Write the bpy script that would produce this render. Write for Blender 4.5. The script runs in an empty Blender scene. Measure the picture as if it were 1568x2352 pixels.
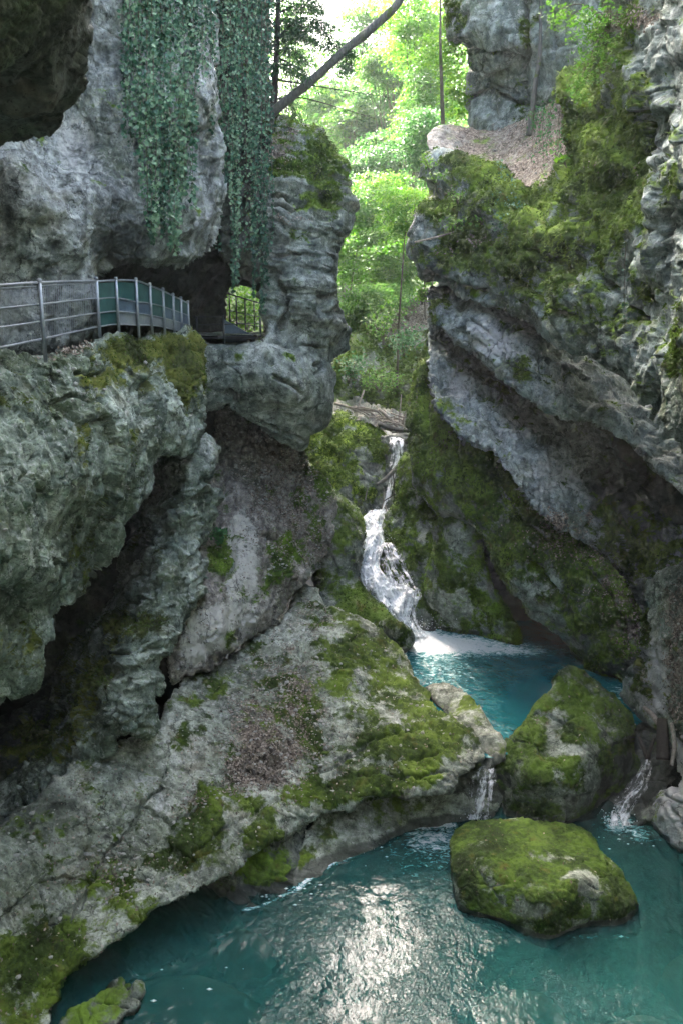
import bpy, bmesh, math, random, sys
import numpy as np
from mathutils import Vector
sc = bpy.context.scene
RAD = math.radians
rng = np.random.default_rng(7)
random.seed(7)

# ------------------------------------------------------------------ camera, sky, sun, exposure
PITCH = RAD(14.0)
FOC = 0.866                                    # focal length in picture heights
cam_d = bpy.data.cameras.new("camera"); cam = bpy.data.objects.new("camera", cam_d)
sc.collection.objects.link(cam); sc.camera = cam
cam_d.sensor_fit = 'VERTICAL'; cam_d.sensor_height = 24.0; cam_d.lens = 24.0 * FOC
cam_d.clip_start = 0.1; cam_d.clip_end = 2000
cam.location = (0, 0, 0); cam.rotation_euler = (math.pi / 2 - PITCH, 0, 0)

SUN_EL, SUN_ROT = RAD(45), RAD(-30)            # high on the left, behind the left-hand cliff
world = bpy.data.worlds.new("World"); sc.world = world; world.use_nodes = True
wn = world.node_tree
sky = wn.nodes.new('ShaderNodeTexSky'); sky.sky_type = 'NISHITA'; sky.sun_disc = False
sky.sun_elevation = SUN_EL; sky.sun_rotation = SUN_ROT; sky.air_density = .8; sky.dust_density = 8.0; sky.ozone_density = .2
wn.links.new(sky.outputs[0], wn.nodes['Background'].inputs[0])
wn.nodes['Background'].inputs[1].default_value = 0.15
sun_d = bpy.data.lights.new("sun", 'SUN'); sun_d.energy = 3.7; sun_d.angle = RAD(0.5); sun_d.color = (1, .95, .86)
sun = bpy.data.objects.new("sun", sun_d); sc.collection.objects.link(sun)
sd = Vector((math.sin(SUN_ROT) * math.cos(SUN_EL), math.cos(SUN_ROT) * math.cos(SUN_EL), math.sin(SUN_EL)))
sun.rotation_euler = sd.to_track_quat('Z', 'Y').to_euler()
sc.view_settings.view_transform = 'Standard'; sc.view_settings.look = 'None'
sc.view_settings.exposure = 3.95; sc.view_settings.gamma = 1.0
sc.cycles.use_adaptive_sampling = True; sc.cycles.adaptive_threshold = .025
sc.cycles.max_bounces = 8; sc.cycles.diffuse_bounces = 4; sc.cycles.glossy_bounces = 3
sc.cycles.transmission_bounces = 4; sc.cycles.transparent_max_bounces = 8
sc.cycles.caustics_reflective = False; sc.cycles.caustics_refractive = False

# ------------------------------------------------------------------ measured points -> world points
# Photo positions are read in a 1568 x 2352 frame; Y is the real distance up the gorge in metres.
cp, sp_ = math.cos(PITCH), math.sin(PITCH)
def P(px, py, Y):
    px = np.asarray(px, float); py = np.asarray(py, float); Y = np.asarray(Y, float)
    cx = (px - 784) / 2352 / FOC; cy = -(py - 1176) / 2352 / FOC
    dy = cp + cy * sp_; dz = -sp_ + cy * cp
    t = Y / dy
    return np.stack([cx * t, Y + 0 * px, dz * t], -1)
def V(px, py, Y): return Vector(P(px, py, Y).tolist())
def YZ(py, z):                                  # distance at which a sight line reaches level z
    cy = -(py - 1176) / 2352 / FOC
    return z * (cp + cy * sp_) / (-sp_ + cy * cp)
def PZ(px, py, z):
    return P(px, py, YZ(np.asarray(py, float), z))
def M(Y): return Y / 2037.0 * 1.03              # metres per frame pixel at distance Y

# ------------------------------------------------------------------ vectorised noise
_G = rng.normal(size=(256, 3)).astype(np.float32); _G /= np.linalg.norm(_G, axis=1)[:, None]
def _hash(x, y, z, s):
    h = (x.astype(np.uint32) * np.uint32(374761393) + y.astype(np.uint32) * np.uint32(668265263)
         + z.astype(np.uint32) * np.uint32(2246822519) + np.uint32((s * 3266489917) & 0xffffffff))
    h = (h ^ (h >> np.uint32(13))) * np.uint32(1274126177)
    return h ^ (h >> np.uint32(16))
def perlin(p, seed=0):
    p = p.astype(np.float32)
    i = np.floor(p).astype(np.int32); f = p - i
    u = f * f * f * (f * (f * 6 - 15) + 10)
    out = np.zeros(len(p), np.float32)
    for dx in (0, 1):
        wx = u[:, 0] if dx else 1 - u[:, 0]
        for dy in (0, 1):
            wy = wx * (u[:, 1] if dy else 1 - u[:, 1])
            for dz in (0, 1):
                w = wy * (u[:, 2] if dz else 1 - u[:, 2])
                g = _G[_hash(i[:, 0] + dx, i[:, 1] + dy, i[:, 2] + dz, seed) & np.uint32(255)]
                out += w * (g[:, 0] * (f[:, 0] - dx) + g[:, 1] * (f[:, 1] - dy) + g[:, 2] * (f[:, 2] - dz))
    return out * 1.5
def fbm(p, oct=4, seed=0, gain=.5, lac=2.03):
    a = 1.0; o = 0
    for k in range(oct):
        o = o + a * perlin(p, seed + k * 7); p = p * lac + 11.3; a *= gain
    return o
def ridged(p, oct=4, seed=0, gain=.5):
    a = 1.0; o = 0
    for k in range(oct):
        o = o + a * (1 - 2.2 * np.abs(perlin(p, seed + k * 5))); p = p * 2.07 + 5.1; a *= gain
    return o * .5
def worley(p, seed=0):
    p = p.astype(np.float32); i = np.floor(p).astype(np.int32)
    n = len(p); f1 = np.full(n, 9., np.float32); f2 = f1.copy(); idh = np.zeros(n, np.uint32); vec = np.zeros((n, 3), np.float32)
    for dx in (-1, 0, 1):
        for dy in (-1, 0, 1):
            for dz in (-1, 0, 1):
                cx, cy, cz = i[:, 0] + dx, i[:, 1] + dy, i[:, 2] + dz
                h = _hash(cx, cy, cz, seed)
                c = np.stack([cx + (h & np.uint32(255)) / 255., cy + ((h >> np.uint32(8)) & np.uint32(255)) / 255.,
                              cz + ((h >> np.uint32(16)) & np.uint32(255)) / 255.], -1).astype(np.float32)
                v = p - c; d = np.sqrt((v * v).sum(1))
                nr = d < f1
                f2 = np.where(nr, f1, np.minimum(f2, d)); f1 = np.where(nr, d, f1)
                idh = np.where(nr, h, idh); vec[nr] = v[nr]
    return f1, f2, idh, vec
def sstep(a, b, x):
    t = np.clip((x - a) / (b - a), 0, 1); return t * t * (3 - 2 * t)

# ------------------------------------------------------------------ mesh and object helpers
COL = sc.collection
def mesh_obj(name, verts, faces, mat=None, parent=None, attrs=None, smooth=True, kind=None):
    """faces: (n,k) array or list of such arrays (k = 3 or 4)"""
    if not isinstance(faces, (list, tuple)): faces = [faces]
    faces = [np.asarray(f, np.int32) for f in faces if len(f)]
    me = bpy.data.meshes.new(name)
    verts = np.asarray(verts, np.float32)
    me.vertices.add(len(verts)); me.vertices.foreach_set('co', verts.ravel())
    li = np.concatenate([f.ravel() for f in faces]); cnt = np.concatenate([np.full(len(f), f.shape[1], np.int32) for f in faces])
    me.loops.add(len(li)); me.loops.foreach_set('vertex_index', li)
    me.polygons.add(len(cnt)); me.polygons.foreach_set('loop_start', np.concatenate([[0], np.cumsum(cnt)[:-1]]).astype(np.int32))
    me.update(calc_edges=True)
    me.polygons.foreach_set('use_smooth', np.full(len(cnt), smooth, bool))
    for k, a in (attrs or {}).items():
        at = me.attributes.new(k, 'FLOAT', 'POINT'); at.data.foreach_set('value', np.asarray(a, np.float32))
    me.update()
    o = bpy.data.objects.new(name, me); COL.objects.link(o)
    if mat: me.materials.append(mat)
    if parent: o.parent = parent
    if kind: o['kind'] = kind
    return o
def tag(o, label, cat, group=None):
    o['label'] = label; o['category'] = cat
    if group: o['group'] = group
    return o
def empty(name, loc=(0, 0, 0)):
    o = bpy.data.objects.new(name, None); COL.objects.link(o); o.location = loc; return o
def tube(path, radii, n=8, bumps=0, seed=0):
    """closed tapered tube along a list of points"""
    path = np.asarray(path, float); m = len(path)
    radii = np.interp(np.linspace(0, 1, m), np.linspace(0, 1, len(radii)), radii)
    t = np.gradient(path, axis=0); t /= np.linalg.norm(t, axis=1)[:, None] + 1e-9
    ref = np.array([0.13, .2, 1.]) if abs(t[0, 2]) < .9 else np.array([1., .2, .1])
    a = np.cross(t, ref); a /= np.linalg.norm(a, axis=1)[:, None]; b = np.cross(t, a)
    th = np.linspace(0, 2 * math.pi, n, endpoint=False)
    r = radii[:, None] * np.ones(n)
    if bumps:
        q = path[:, None, :] * 3 + np.stack([np.cos(th), np.sin(th), 0 * th], -1)[None] * 1.3
        r = r * (1 + bumps * perlin(q.reshape(-1, 3), seed).reshape(m, n))
    v = path[:, None, :] + r[..., None] * (np.cos(th)[None, :, None] * a[:, None, :] + np.sin(th)[None, :, None] * b[:, None, :])
    v = v.reshape(-1, 3)
    k = np.arange(m - 1)[:, None] * n; j = np.arange(n)[None, :]; j2 = (j + 1) % n
    f = np.stack([k + j, k + j2, k + n + j2, k + n + j], -1).reshape(-1, 4)
    v = np.concatenate([v, path[:1], path[-1:]]); c0, c1 = m * n, m * n + 1
    jj = np.arange(n); tri = np.concatenate([np.stack([np.full(n, c0), (jj + 1) % n, jj], -1),
                                             np.stack([np.full(n, c1), (m - 1) * n + jj, (m - 1) * n + (jj + 1) % n], -1)])
    return v, f, tri
def join(parts):
    """parts: list of (verts, quads, tris) -> verts, [quads, tris]"""
    vs, qs, ts, o = [], [], [], 0
    for v, q, t in parts:
        vs.append(v)
        if len(q): qs.append(np.asarray(q) + o)
        if len(t): ts.append(np.asarray(t) + o)
        o += len(v)
    return np.concatenate(vs), [np.concatenate(x) for x in (qs, ts) if x]
def spline(pts, n):
    """Catmull-Rom through points, n samples"""
    p = np.asarray(pts, float); p = np.concatenate([2 * p[:1] - p[1:2], p, 2 * p[-1:] - p[-2:-1]])
    t = np.linspace(0, len(pts) - 1 - 1e-6, n); i = t.astype(int); f = (t - i)[:, None]
    a, b, c, d = p[i], p[i + 1], p[i + 2], p[i + 3]
    return .5 * (2 * b + (c - a) * f + (2 * a - 5 * b + 4 * c - d) * f ** 2 + (3 * b - a - 3 * c + d) * f ** 3)
def closed_spline(pts, per=5):
    p = np.asarray(pts, float); n = len(p); out = []
    for i in range(n):
        a, b, c, d = p[i - 1], p[i], p[(i + 1) % n], p[(i + 2) % n]
        k = max(2, min(24, int(np.hypot(*(c - b)) / per)))
        f = np.linspace(0, 1, k, endpoint=False)[:, None]
        ts = .38
        m1 = ts * (c - a); m2 = ts * (d - b); L = np.hypot(*(c - b))
        for m in (m1, m2):
            q = np.hypot(*m)
            if q > L: m *= L / q
        out.append((2 * f ** 3 - 3 * f ** 2 + 1) * b + (f ** 3 - 2 * f ** 2 + f) * m1 + (-2 * f ** 3 + 3 * f ** 2) * c + (f ** 3 - f ** 2) * m2)
    return np.concatenate(out)
def inside(x, y, poly):
    r = np.zeros(len(x), bool); n = len(poly)
    for i in range(n):
        x0, y0 = poly[i]; x1, y1 = poly[(i + 1) % n]
        if y0 == y1: continue
        c = ((y0 > y) != (y1 > y)) & (x < (x1 - x0) * (y - y0) / (y1 - y0) + x0)
        r ^= c
    return r
def edge_dist(x, y, poly):
    d = np.full(len(x), 1e9); n = len(poly)
    for i in range(n):
        a = poly[i]; b = poly[(i + 1) % n]; e = b - a; L = (e * e).sum() + 1e-9
        t = np.clip(((x - a[0]) * e[0] + (y - a[1]) * e[1]) / L, 0, 1)
        d = np.minimum(d, (x - a[0] - t * e[0]) ** 2 + (y - a[1] - t * e[1]) ** 2)
    return np.sqrt(d)
class TPS:
    def __init__(s, ctrl, lam=0.02):
        c = np.asarray(ctrl, float); s.x = c[:, :2] / 100.; n = len(c)
        A = np.zeros((n + 3, n + 3)); A[:n, :n] = s.k(s.x, s.x) + lam * np.eye(n)
        A[:n, n] = 1; A[:n, n + 1:] = s.x; A[n, :n] = 1; A[n + 1:, :n] = s.x.T
        s.w = np.linalg.solve(A, np.concatenate([c[:, 2], [0, 0, 0]]))
    def k(s, a, b):
        r2 = ((a[:, None, :] - b[None]) ** 2).sum(-1); return r2 * np.log(r2 + 1e-9) * .5
    def __call__(s, px, py):
        q = np.stack([np.asarray(px, float).ravel(), np.asarray(py, float).ravel()], -1) / 100.
        o = np.empty(len(q))
        for i in range(0, len(q), 20000):
            z = q[i:i + 20000]; o[i:i + 20000] = s.k(z, s.x) @ s.w[:-3] + s.w[-3] + z @ s.w[-2:]
        return o

# ------------------------------------------------------------------ rock relief
def displace(p, D, seed=0):
    d = np.zeros(len(p), np.float32)
    if 'warp' in D:
        a, f = D['warp']; w = np.stack([perlin(p * f + 17 * k, seed + k) for k in range(3)], -1); q = p + a * w
    else: q = p
    if 'lo' in D: a, f = D['lo']; d += a * fbm(q * f, 4, seed + 1)
    if 'ridge' in D: a, f = D['ridge']; d += a * ridged(q * f, 5, seed + 20)
    if 'facet' in D:
        a, s = D['facet']
        f1, f2, h, v = worley(q / s * np.array(D.get('fs', (1, 1, 1))), seed + 40)
        g = _G[h & np.uint32(255)]
        e_ = sstep(0, .16, f2 - f1)
        d += a * ((v * g).sum(1) * 1.0 + (((h >> np.uint32(9)) & np.uint32(255)) / 255. - .5) * .5) * (.35 + .65 * e_)
        cr = sstep(-.1, .25, perlin(q * .7 / s, seed + 41))
        d -= a * .5 * cr * (1 - sstep(0, .07, f2 - f1))
    if 'facet2' in D:
        a, s = D['facet2']
        f1, f2, h, v = worley(q / s * np.array(D.get('fs', (1, 1, 1))), seed + 50)
        g = _G[h & np.uint32(255)]
        d += a * ((v * g).sum(1) * 1.1 + (((h >> np.uint32(9)) & np.uint32(255)) / 255. - .5) * .6)
    if 'facet3' in D:
        a, s = D['facet3']
        f1, f2, h, v = worley(q / s * np.array(D.get('fs', (1, 1, 1))), seed + 55)
        g = _G[h & np.uint32(255)]
        d += a * ((v * g).sum(1) * 1.2 + (((h >> np.uint32(9)) & np.uint32(255)) / 255. - .5) * .9) - a * .5 * (1 - sstep(0, .1, f2 - f1))
    if 'strata' in D:
        a, f, nb = D['strata']; nb = np.asarray(nb, float); nb = nb / np.linalg.norm(nb)
        s = q @ nb + .12 * fbm(q * .9, 3, seed + 60)
        along = q - np.outer(q @ nb, nb)
        c = along * .45 + np.outer(s * f, nb)
        x = perlin(c, seed + 61) + .5 * perlin(c * 2.2 + 3, seed + 62) + .28 * perlin(c * 4.6 + 9, seed + 63)
        d += a * (np.clip(x * 2.2, -.6, .6)) * (sstep(D['sz'][0], D['sz'][1], p[:, 2]) if 'sz' in D else 1)
    if 'pits' in D:
        a, s, th = D['pits']
        f1, f2, h, v = worley(q / s, seed + 70)
        keep = ((h >> np.uint32(5)) & np.uint32(255)) / 255. < th
        d -= a * keep * (1 - sstep(.12, .42, f1))
    if 'lumps' in D:
        a, s = D['lumps']
        f1, f2, h, v = worley(q / s, seed + 80)
        d += a * (1 - np.minimum(f1, 1) ** 2)
    if 'fine' in D: a, f = D['fine']; d += a * fbm(p * f, 4, seed + 90, gain=.6)
    return d
def axis(lo, hi, step, fmin, fmax):
    a = [np.arange(max(lo, fmin), min(hi, fmax) + step, step)]
    x = a[0][0]; L = []; s = step * 2
    while x > lo: x -= s; L.append(x); s = min(s * 1.25, 16)
    x = a[0][-1]; R = []; s = step * 2
    while x < hi: x += s; R.append(x); s = min(s * 1.25, 16)
    return np.concatenate([np.array(L[::-1]), a[0], np.array(R)])
REL = {}
W0 = -12.0     # lower pool level
W1 = -10.6     # upper pool level
def relief(name, outline, ctrl, mat, step=2.0, w=26, curl=1.3, skirt=4.0, sdir=(0, 1, .0), D={}, seed=1, closed=0,
           moss=(), moss0=0., litter=(), litter0=0., pale=(), pale0=0., dark=(), dark0=0., kind='structure', lam=.02, key=None, hole=None,
           wob=5.0, lateral=False, mossn=.42, carve=(), back=False):
    """A body of rock: its seen face follows measured depths, its rim curls round and its flanks run back."""
    poly = closed_spline(outline)
    T = TPS(ctrl, lam)
    lo = poly.min(0); hi = poly.max(0)
    xs = axis(lo[0] - step, hi[0] + step, step, -30, 1600); ys = axis(lo[1] - step, hi[1] + step, step, -30, 2384)
    X, Yp = np.meshgrid(xs, ys); sh = X.shape; x = X.ravel(); y = Yp.ravel()
    # ragged rim
    q = np.stack([x, y, 0 * x], -1)
    xw = x + wob * fbm(q / 60., 3, seed + 3); yw = y + wob * fbm(q / 60. + 40, 3, seed + 4)
    ins = inside(xw, yw, poly); d = edge_dist(xw, yw, poly)
    if hole is not None:
        hp = closed_spline(hole); ih = inside(xw, yw, hp); ins &= ~ih; d = np.minimum(d, edge_dist(xw, yw, hp))
    Y0 = T(x, y)
    R = w * M(Y0); e = 1 - np.minimum(d / w, 1)
    off = curl * R * (1 - np.sqrt(np.maximum(1 - e * e, 0)))
    Yf = Y0 + off
    p = P(x, y, Yf)
    g = p.reshape(sh + (3,))
    nrm = np.cross(np.gradient(g, axis=1), np.gradient(g, axis=0)).reshape(-1, 3)
    nrm /= np.linalg.norm(nrm, axis=1)[:, None] + 1e-12
    nrm *= np.sign(-(nrm * p).sum(1))[:, None]          # towards the open gorge
    use = ins.reshape(sh)
    cell = use[:-1, :-1] & use[1:, :-1] & use[:-1, 1:] & use[1:, 1:]
    vm = np.zeros(sh, bool)
    vm[:-1, :-1] |= cell; vm[1:, :-1] |= cell; vm[:-1, 1:] |= cell; vm[1:, 1:] |= cell
    idx = np.full(sh, -1); idx[vm] = np.arange(vm.sum())
    sel = vm.ravel()
    pp = p[sel]; nn = nrm[sel]
    dv = displace(pp, D, seed)
    if carve:
        cx_ = x[sel] + 6 * fbm(q[sel] / 26., 3, seed + 8); cy_ = y[sel] + 6 * fbm(q[sel] / 26. + 50, 3, seed + 9)
        tw = .55 + .9 * np.abs(perlin(q[sel] / 40. + 9, seed + 10))
        for (pts, cw, dep) in carve:
            if len(pts) == 1: dist = np.hypot((cx_ - pts[0][0]), (cy_ - pts[0][1]))
            else:
                dist = np.full(len(cx_), 1e9)
                for a_, b_ in zip(np.array(pts[:-1], float), np.array(pts[1:], float)):
                    e_ = b_ - a_; t_ = np.clip(((cx_ - a_[0]) * e_[0] + (cy_ - a_[1]) * e_[1]) / (e_ @ e_), 0, 1)
                    dist = np.minimum(dist, np.hypot(cx_ - a_[0] - t_ * e_[0], cy_ - a_[1] - t_ * e_[1]))
            dv = dv - dep * np.exp(-(dist / (cw * (tw if len(pts) > 1 else 1))) ** 2)
    pp = pp + nn * dv[:, None]
    # keep rim from poking out in a comb: fine
    a = idx[:-1, :-1][cell]; b = idx[:-1, 1:][cell]; c = idx[1:, 1:][cell]; e4 = idx[1:, :-1][cell]
    faces = [np.stack([a, e4, c, b], -1)]
    # true normals after displacement (for moss settling on what faces up)
    g2 = np.zeros(sh + (3,)); g2[vm] = pp; g2[~vm] = p.reshape(sh + (3,))[~vm]
    n2 = np.cross(np.gradient(g2, axis=1), np.gradient(g2, axis=0)); n2 = n2[vm]
    n2 /= np.linalg.norm(n2, axis=1)[:, None] + 1e-12; n2 *= np.sign(-(n2 * pp).sum(1))[:, None]
    def field(bl, base):
        f = np.full(len(pp), float(base)); xx = x[sel]; yy = y[sel]
        for (bx, by, rx, ry, val) in bl:
            k = np.exp(-(((xx - bx) / rx) ** 2 + ((yy - by) / ry) ** 2) ** 1.5)
            f = f + val * k
        return f
    mo = field(moss, moss0) + mossn * fbm(pp * 1.5, 5, 300, gain=.62) + .26 * (n2[:, 2] - .35)
    li = field(litter, litter0) + .30 * fbm(pp * 1.8, 5, 340, gain=.65) * (field(litter, litter0) > .02)
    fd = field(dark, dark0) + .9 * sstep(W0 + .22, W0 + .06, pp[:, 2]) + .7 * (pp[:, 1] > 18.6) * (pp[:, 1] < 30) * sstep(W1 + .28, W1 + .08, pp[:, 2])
    mo = mo - 1.2 * sstep(W0 + .16, W0 + .04, pp[:, 2])
    at = dict(moss=mo, litter=li, pale=field(pale, pale0), dark=fd)
    cush = sstep(.36, .60, mo) * (.030 + .028 * fbm(pp * 9., 3, 350))
    pp = pp + n2 * cush[:, None]
    nv = len(pp); verts = [pp]
    # boundary edges
    key_ = np.sort(np.concatenate([faces[0][:, [i, (i + 1) % 4]] for i in range(4)]), axis=1)
    dirE = np.concatenate([faces[0][:, [i, (i + 1) % 4]] for i in range(4)])
    code = key_[:, 0].astype(np.int64) * nv + key_[:, 1]
    u, inv, cn = np.unique(code, return_inverse=True, return_counts=True)
    be = dirE[cn[inv] == 1]; bv = np.unique(be); mp = np.full(nv, -1); mp[bv] = np.arange(len(bv))
    s = np.asarray(sdir, float); s /= np.linalg.norm(s)
    if closed:
        dsel = d[sel]; Dm = dsel.max(); e2 = 1 - dsel / Dm
        Yb = np.median(Yf[sel]) * 0 + Y0[sel] + curl * R[sel] + closed * np.sqrt(np.maximum(1 - e2 * e2, 0))
        pb = P(x[sel], y[sel], Yb); isb = mp >= 0
        bidx = np.where(isb, np.arange(nv), nv + np.cumsum(~isb) - 1)
        verts.append(pb[~isb]); faces.append(bidx[faces[0]][:, ::-1])
        na = (~isb).sum(); rep = np.where(~isb)[0]
    else:
        n_r = 4; cen = pp[bv].mean(0); ring_prev = bv; rep = []
        for r in range(1, n_r + 1):
            t = (r / n_r) ** 1.3
            ray = pp[bv] / np.linalg.norm(pp[bv], axis=1)[:, None]; dr = ray + .55 * s * np.array([1, 0, 1]); dr /= np.linalg.norm(dr, axis=1)[:, None]
            cv = cen - pp[bv]; cv -= ray * (cv * ray).sum(1)[:, None]; cl = np.linalg.norm(cv, axis=1)[:, None] + 1e-6
            q = pp[bv] + (ray if not lateral else dr) * skirt * t + cv / cl * np.minimum(cl * .06, .05) * r
            q = q + .15 * np.stack([perlin(q * .8 + 9 * k, seed + k) for k in range(3)], -1)
            ring = nv + (r - 1) * len(bv) + np.arange(len(bv)); verts.append(q)
            A0 = ring_prev[mp[be[:, 0]]]; A1 = ring_prev[mp[be[:, 1]]]
            B0 = ring[mp[be[:, 0]]]; B1 = ring[mp[be[:, 1]]]
            faces.append(np.stack([A1, A0, B0, B1], -1)); ring_prev = ring; rep.append(bv)
        rep = np.concatenate(rep)
        if back:
            isb = mp >= 0; rr = np.where(~isb)[0]; base = nv + n_r * len(bv)
            ray = pp[rr] / np.linalg.norm(pp[rr], axis=1)[:, None]; verts.append(P(x[sel][rr], y[sel][rr], Y0[sel][rr]) + ray * skirt)
            bidx = np.where(isb, nv + (n_r - 1) * len(bv) + np.maximum(mp, 0), base + np.cumsum(~isb) - 1)
            faces.append(bidx[faces[0]][:, ::-1]); rep = np.concatenate([rep, rr])
    at = {k: np.concatenate([v, v[rep]]) for k, v in at.items()}
    o = mesh_obj(name, np.concatenate(verts), faces, mat, attrs=at, kind=kind)
    REL[key or name] = dict(T=T, p=pp, n=n2, moss=at['moss'][:nv], litter=at['litter'][:nv], px=x[sel], py=y[sel])
    return o

# ------------------------------------------------------------------ materials
class NT:
    def __init__(s, name):
        s.m = bpy.data.materials.new(name); s.m.use_nodes = True; s.t = s.m.node_tree; s.t.nodes.clear()
        s.out = s.t.nodes.new('ShaderNodeOutputMaterial')
    def n(s, typ, ins={}, **kw):
        nd = s.t.nodes.new(typ)
        for k, v in kw.items(): setattr(nd, k, v)
        for k, v in ins.items():
            if isinstance(v, bpy.types.NodeSocket): s.t.links.new(v, nd.inputs[k])
            elif v is not None: nd.inputs[k].default_value = v
        return nd
    def math(s, op, a, b=None, c=None, clamp=False):
        nd = s.n('ShaderNodeMath', {0: a, 1: b, 2: c}, operation=op); nd.use_clamp = clamp; return nd.outputs[0]
    def noise(s, vec, scale, detail=6, rough=.6, dist=0.):
        return s.n('ShaderNodeTexNoise', {'Vector': vec, 'Scale': scale, 'Detail': detail, 'Roughness': rough, 'Distortion': dist}).outputs['Fac']
    def ramp(s, fac, *stops):
        nd = s.n('ShaderNodeValToRGB', {'Fac': fac}); cr = nd.color_ramp
        while len(cr.elements) < len(stops): cr.elements.new(.5)
        for e, (p_, c) in zip(cr.elements, stops):
            e.position = p_; e.color = tuple(c) + (1,) if hasattr(c, '__len__') else (c, c, c, 1)
        return nd.outputs[0]
    def mix(s, f, a, b, blend='MIX'):
        nd = s.n('ShaderNodeMix', {0: f}, data_type='RGBA', blend_type=blend)
        for i, v in ((6, a), (7, b)):
            if isinstance(v, bpy.types.NodeSocket): s.t.links.new(v, nd.inputs[i])
            else: nd.inputs[i].default_value = tuple(v) + (1,)
        return nd.outputs[2]
    def attr(s, name): return s.n('ShaderNodeAttribute', attribute_name=name).outputs['Fac']
    def smooth(s, x, a, b):
        nd = s.n('ShaderNodeMapRange', {0: x, 1: a, 2: b, 3: 0., 4: 1.}, interpolation_type='SMOOTHSTEP'); return nd.outputs[0]
    def done(s, shader): s.t.links.new(shader, s.out.inputs['Surface']); return s.m

def rock_mat(name, c0, c1, c2, streak=.35, lichen=.4, mossk=(.04, .078, .010), mossb=(.125, .21, .022), scale=1.0, bump=.5, warm=(.16, .12, .075), warmk=.35, wet=0., algae=.35, cracks=1.):
    k = NT(name); geo = k.n('ShaderNodeNewGeometry'); pos = geo.outputs['Position']
    nz = k.n('ShaderNodeSeparateXYZ', {0: geo.outputs['Normal']}).outputs[2]
    n1 = k.noise(pos, .55 * scale, 9, .68, .3)
    n2 = k.noise(pos, 4.5 * scale, 8, .7)
    n3 = k.noise(pos, 23 * scale, 5, .65)
    col = k.ramp(n1, (.38, c0), (.5, c1), (.63, c2))
    sv = k.n('ShaderNodeVectorMath', {0: pos, 1: (2.6, 2.6, .22)}, operation='MULTIPLY').outputs[0]
    st = k.noise(sv, 1.0, 6, .6, .2)
    col = k.mix(k.math('MULTIPLY', k.smooth(st, .48, .66), streak), col, c2)
    col = k.mix(k.math('MULTIPLY', k.smooth(st, .50, .34), streak * .9), col, tuple(.42 * v for v in c0))
    wn_ = k.noise(pos, 1.1 * scale, 6, .62)
    col = k.mix(k.math('MULTIPLY', k.smooth(wn_, .52, .7), warmk), col, warm)
    alg = k.noise(pos, .75 * scale, 7, .66, .4); col = k.mix(k.math('MULTIPLY', k.smooth(alg, .50, .62), algae), col, (.085, .115, .045))
    # weathering contrast
    col = k.mix(.85, col, k.ramp(n2, (.34, .16), (.5, .5), (.66, .84)), 'OVERLAY')
    n4 = k.noise(pos, 11 * scale, 7, .7); lich = k.math('MULTIPLY', k.math('MULTIPLY', k.smooth(n4, .52, .58), k.smooth(n2, .46, .56)), lichen)
    col = k.mix(lich, col, tuple(min(.62, v * 1.55) for v in c2))
    pit = k.smooth(n3, .44, .34); col = k.mix(k.math('MULTIPLY', pit, .8), col, tuple(.3 * v for v in c0))
    col = k.mix(k.math('MULTIPLY', k.smooth(k.math('ADD', k.attr('pale'), k.math('MULTIPLY', k.math('SUBTRACT', n2, .5), 1.0)), .35, .75), .8), col, tuple(min(.6, 1.5 * v) for v in c2))
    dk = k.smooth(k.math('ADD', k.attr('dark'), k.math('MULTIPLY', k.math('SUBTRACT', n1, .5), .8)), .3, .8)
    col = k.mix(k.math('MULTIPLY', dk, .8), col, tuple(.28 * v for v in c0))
    # fissures
    wv = k.n('ShaderNodeVectorMath', {0: pos, 1: k.n('ShaderNodeVectorMath', {0: k.n('ShaderNodeTexNoise', {'Vector': pos, 'Scale': 1.6, 'Detail': 5., 'Roughness': .65}).outputs['Color'], 1: (.9, .9, .9)}, operation='MULTIPLY').outputs[0]}, operation='ADD').outputs[0]
    ve = k.n('ShaderNodeTexVoronoi', {'Vector': wv, 'Scale': 1.25 * scale}, feature='DISTANCE_TO_EDGE').outputs['Distance']
    ve2 = k.n('ShaderNodeTexVoronoi', {'Vector': wv, 'Scale': 4.2 * scale}, feature='DISTANCE_TO_EDGE').outputs['Distance']
    cm = k.smooth(k.noise(pos, 1.3, 4, .6), .46, .60); cm2 = k.smooth(k.noise(pos, 2.1, 4, .6), .48, .60)
    crk = k.math('MAXIMUM', k.math('MULTIPLY', k.smooth(ve, .035, .006), cm), k.math('MULTIPLY', k.math('MULTIPLY', k.smooth(ve2, .05, .01), cm2), .75))
    crk = k.math('MULTIPLY', crk, cracks)
    col = k.mix(k.math('MULTIPLY', crk, .75), col, tuple(.22 * v for v in c0))
    # leaf litter
    lv = k.math('ADD', k.attr('litter'), k.math('MULTIPLY', k.math('SUBTRACT', k.noise(pos, 8., 6, .75), .5), 1.1))
    lf = k.smooth(lv, .30, .62)
    vo = k.n('ShaderNodeTexVoronoi', {'Vector': pos, 'Scale': 20.})
    vcol = k.n('ShaderNodeSeparateColor', {0: vo.outputs['Color']})
    lcol = k.ramp(vcol.outputs[0], (.0, (.045, .034, .027)), (.3, (.105, .084, .066)), (.65, (.205, .172, .138)), (.9, (.38, .335, .285)), (1., (.12, .11, .07)))
    col = k.mix(lf, col, lcol)
    # moss
    mn = k.noise(pos, 7., 7, .75)
    mv = k.math('ADD', k.attr('moss'), k.math('MULTIPLY', k.math('SUBTRACT', mn, .5), 1.0))
    mf = k.smooth(mv, .24, .54)
    mm = k.noise(pos, 9., 8, .75); ml = k.noise(pos, .8, 4, .6)
    mcol = k.ramp(k.math('ADD', k.math('MULTIPLY', mm, .75), k.math('MULTIPLY_ADD', ml, 1.3, -.45)), (.34, tuple(.45 * v for v in mossk)), (.5, mossk), (.68, mossb), (.85, tuple(1.35 * v for v in mossb)))
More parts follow.
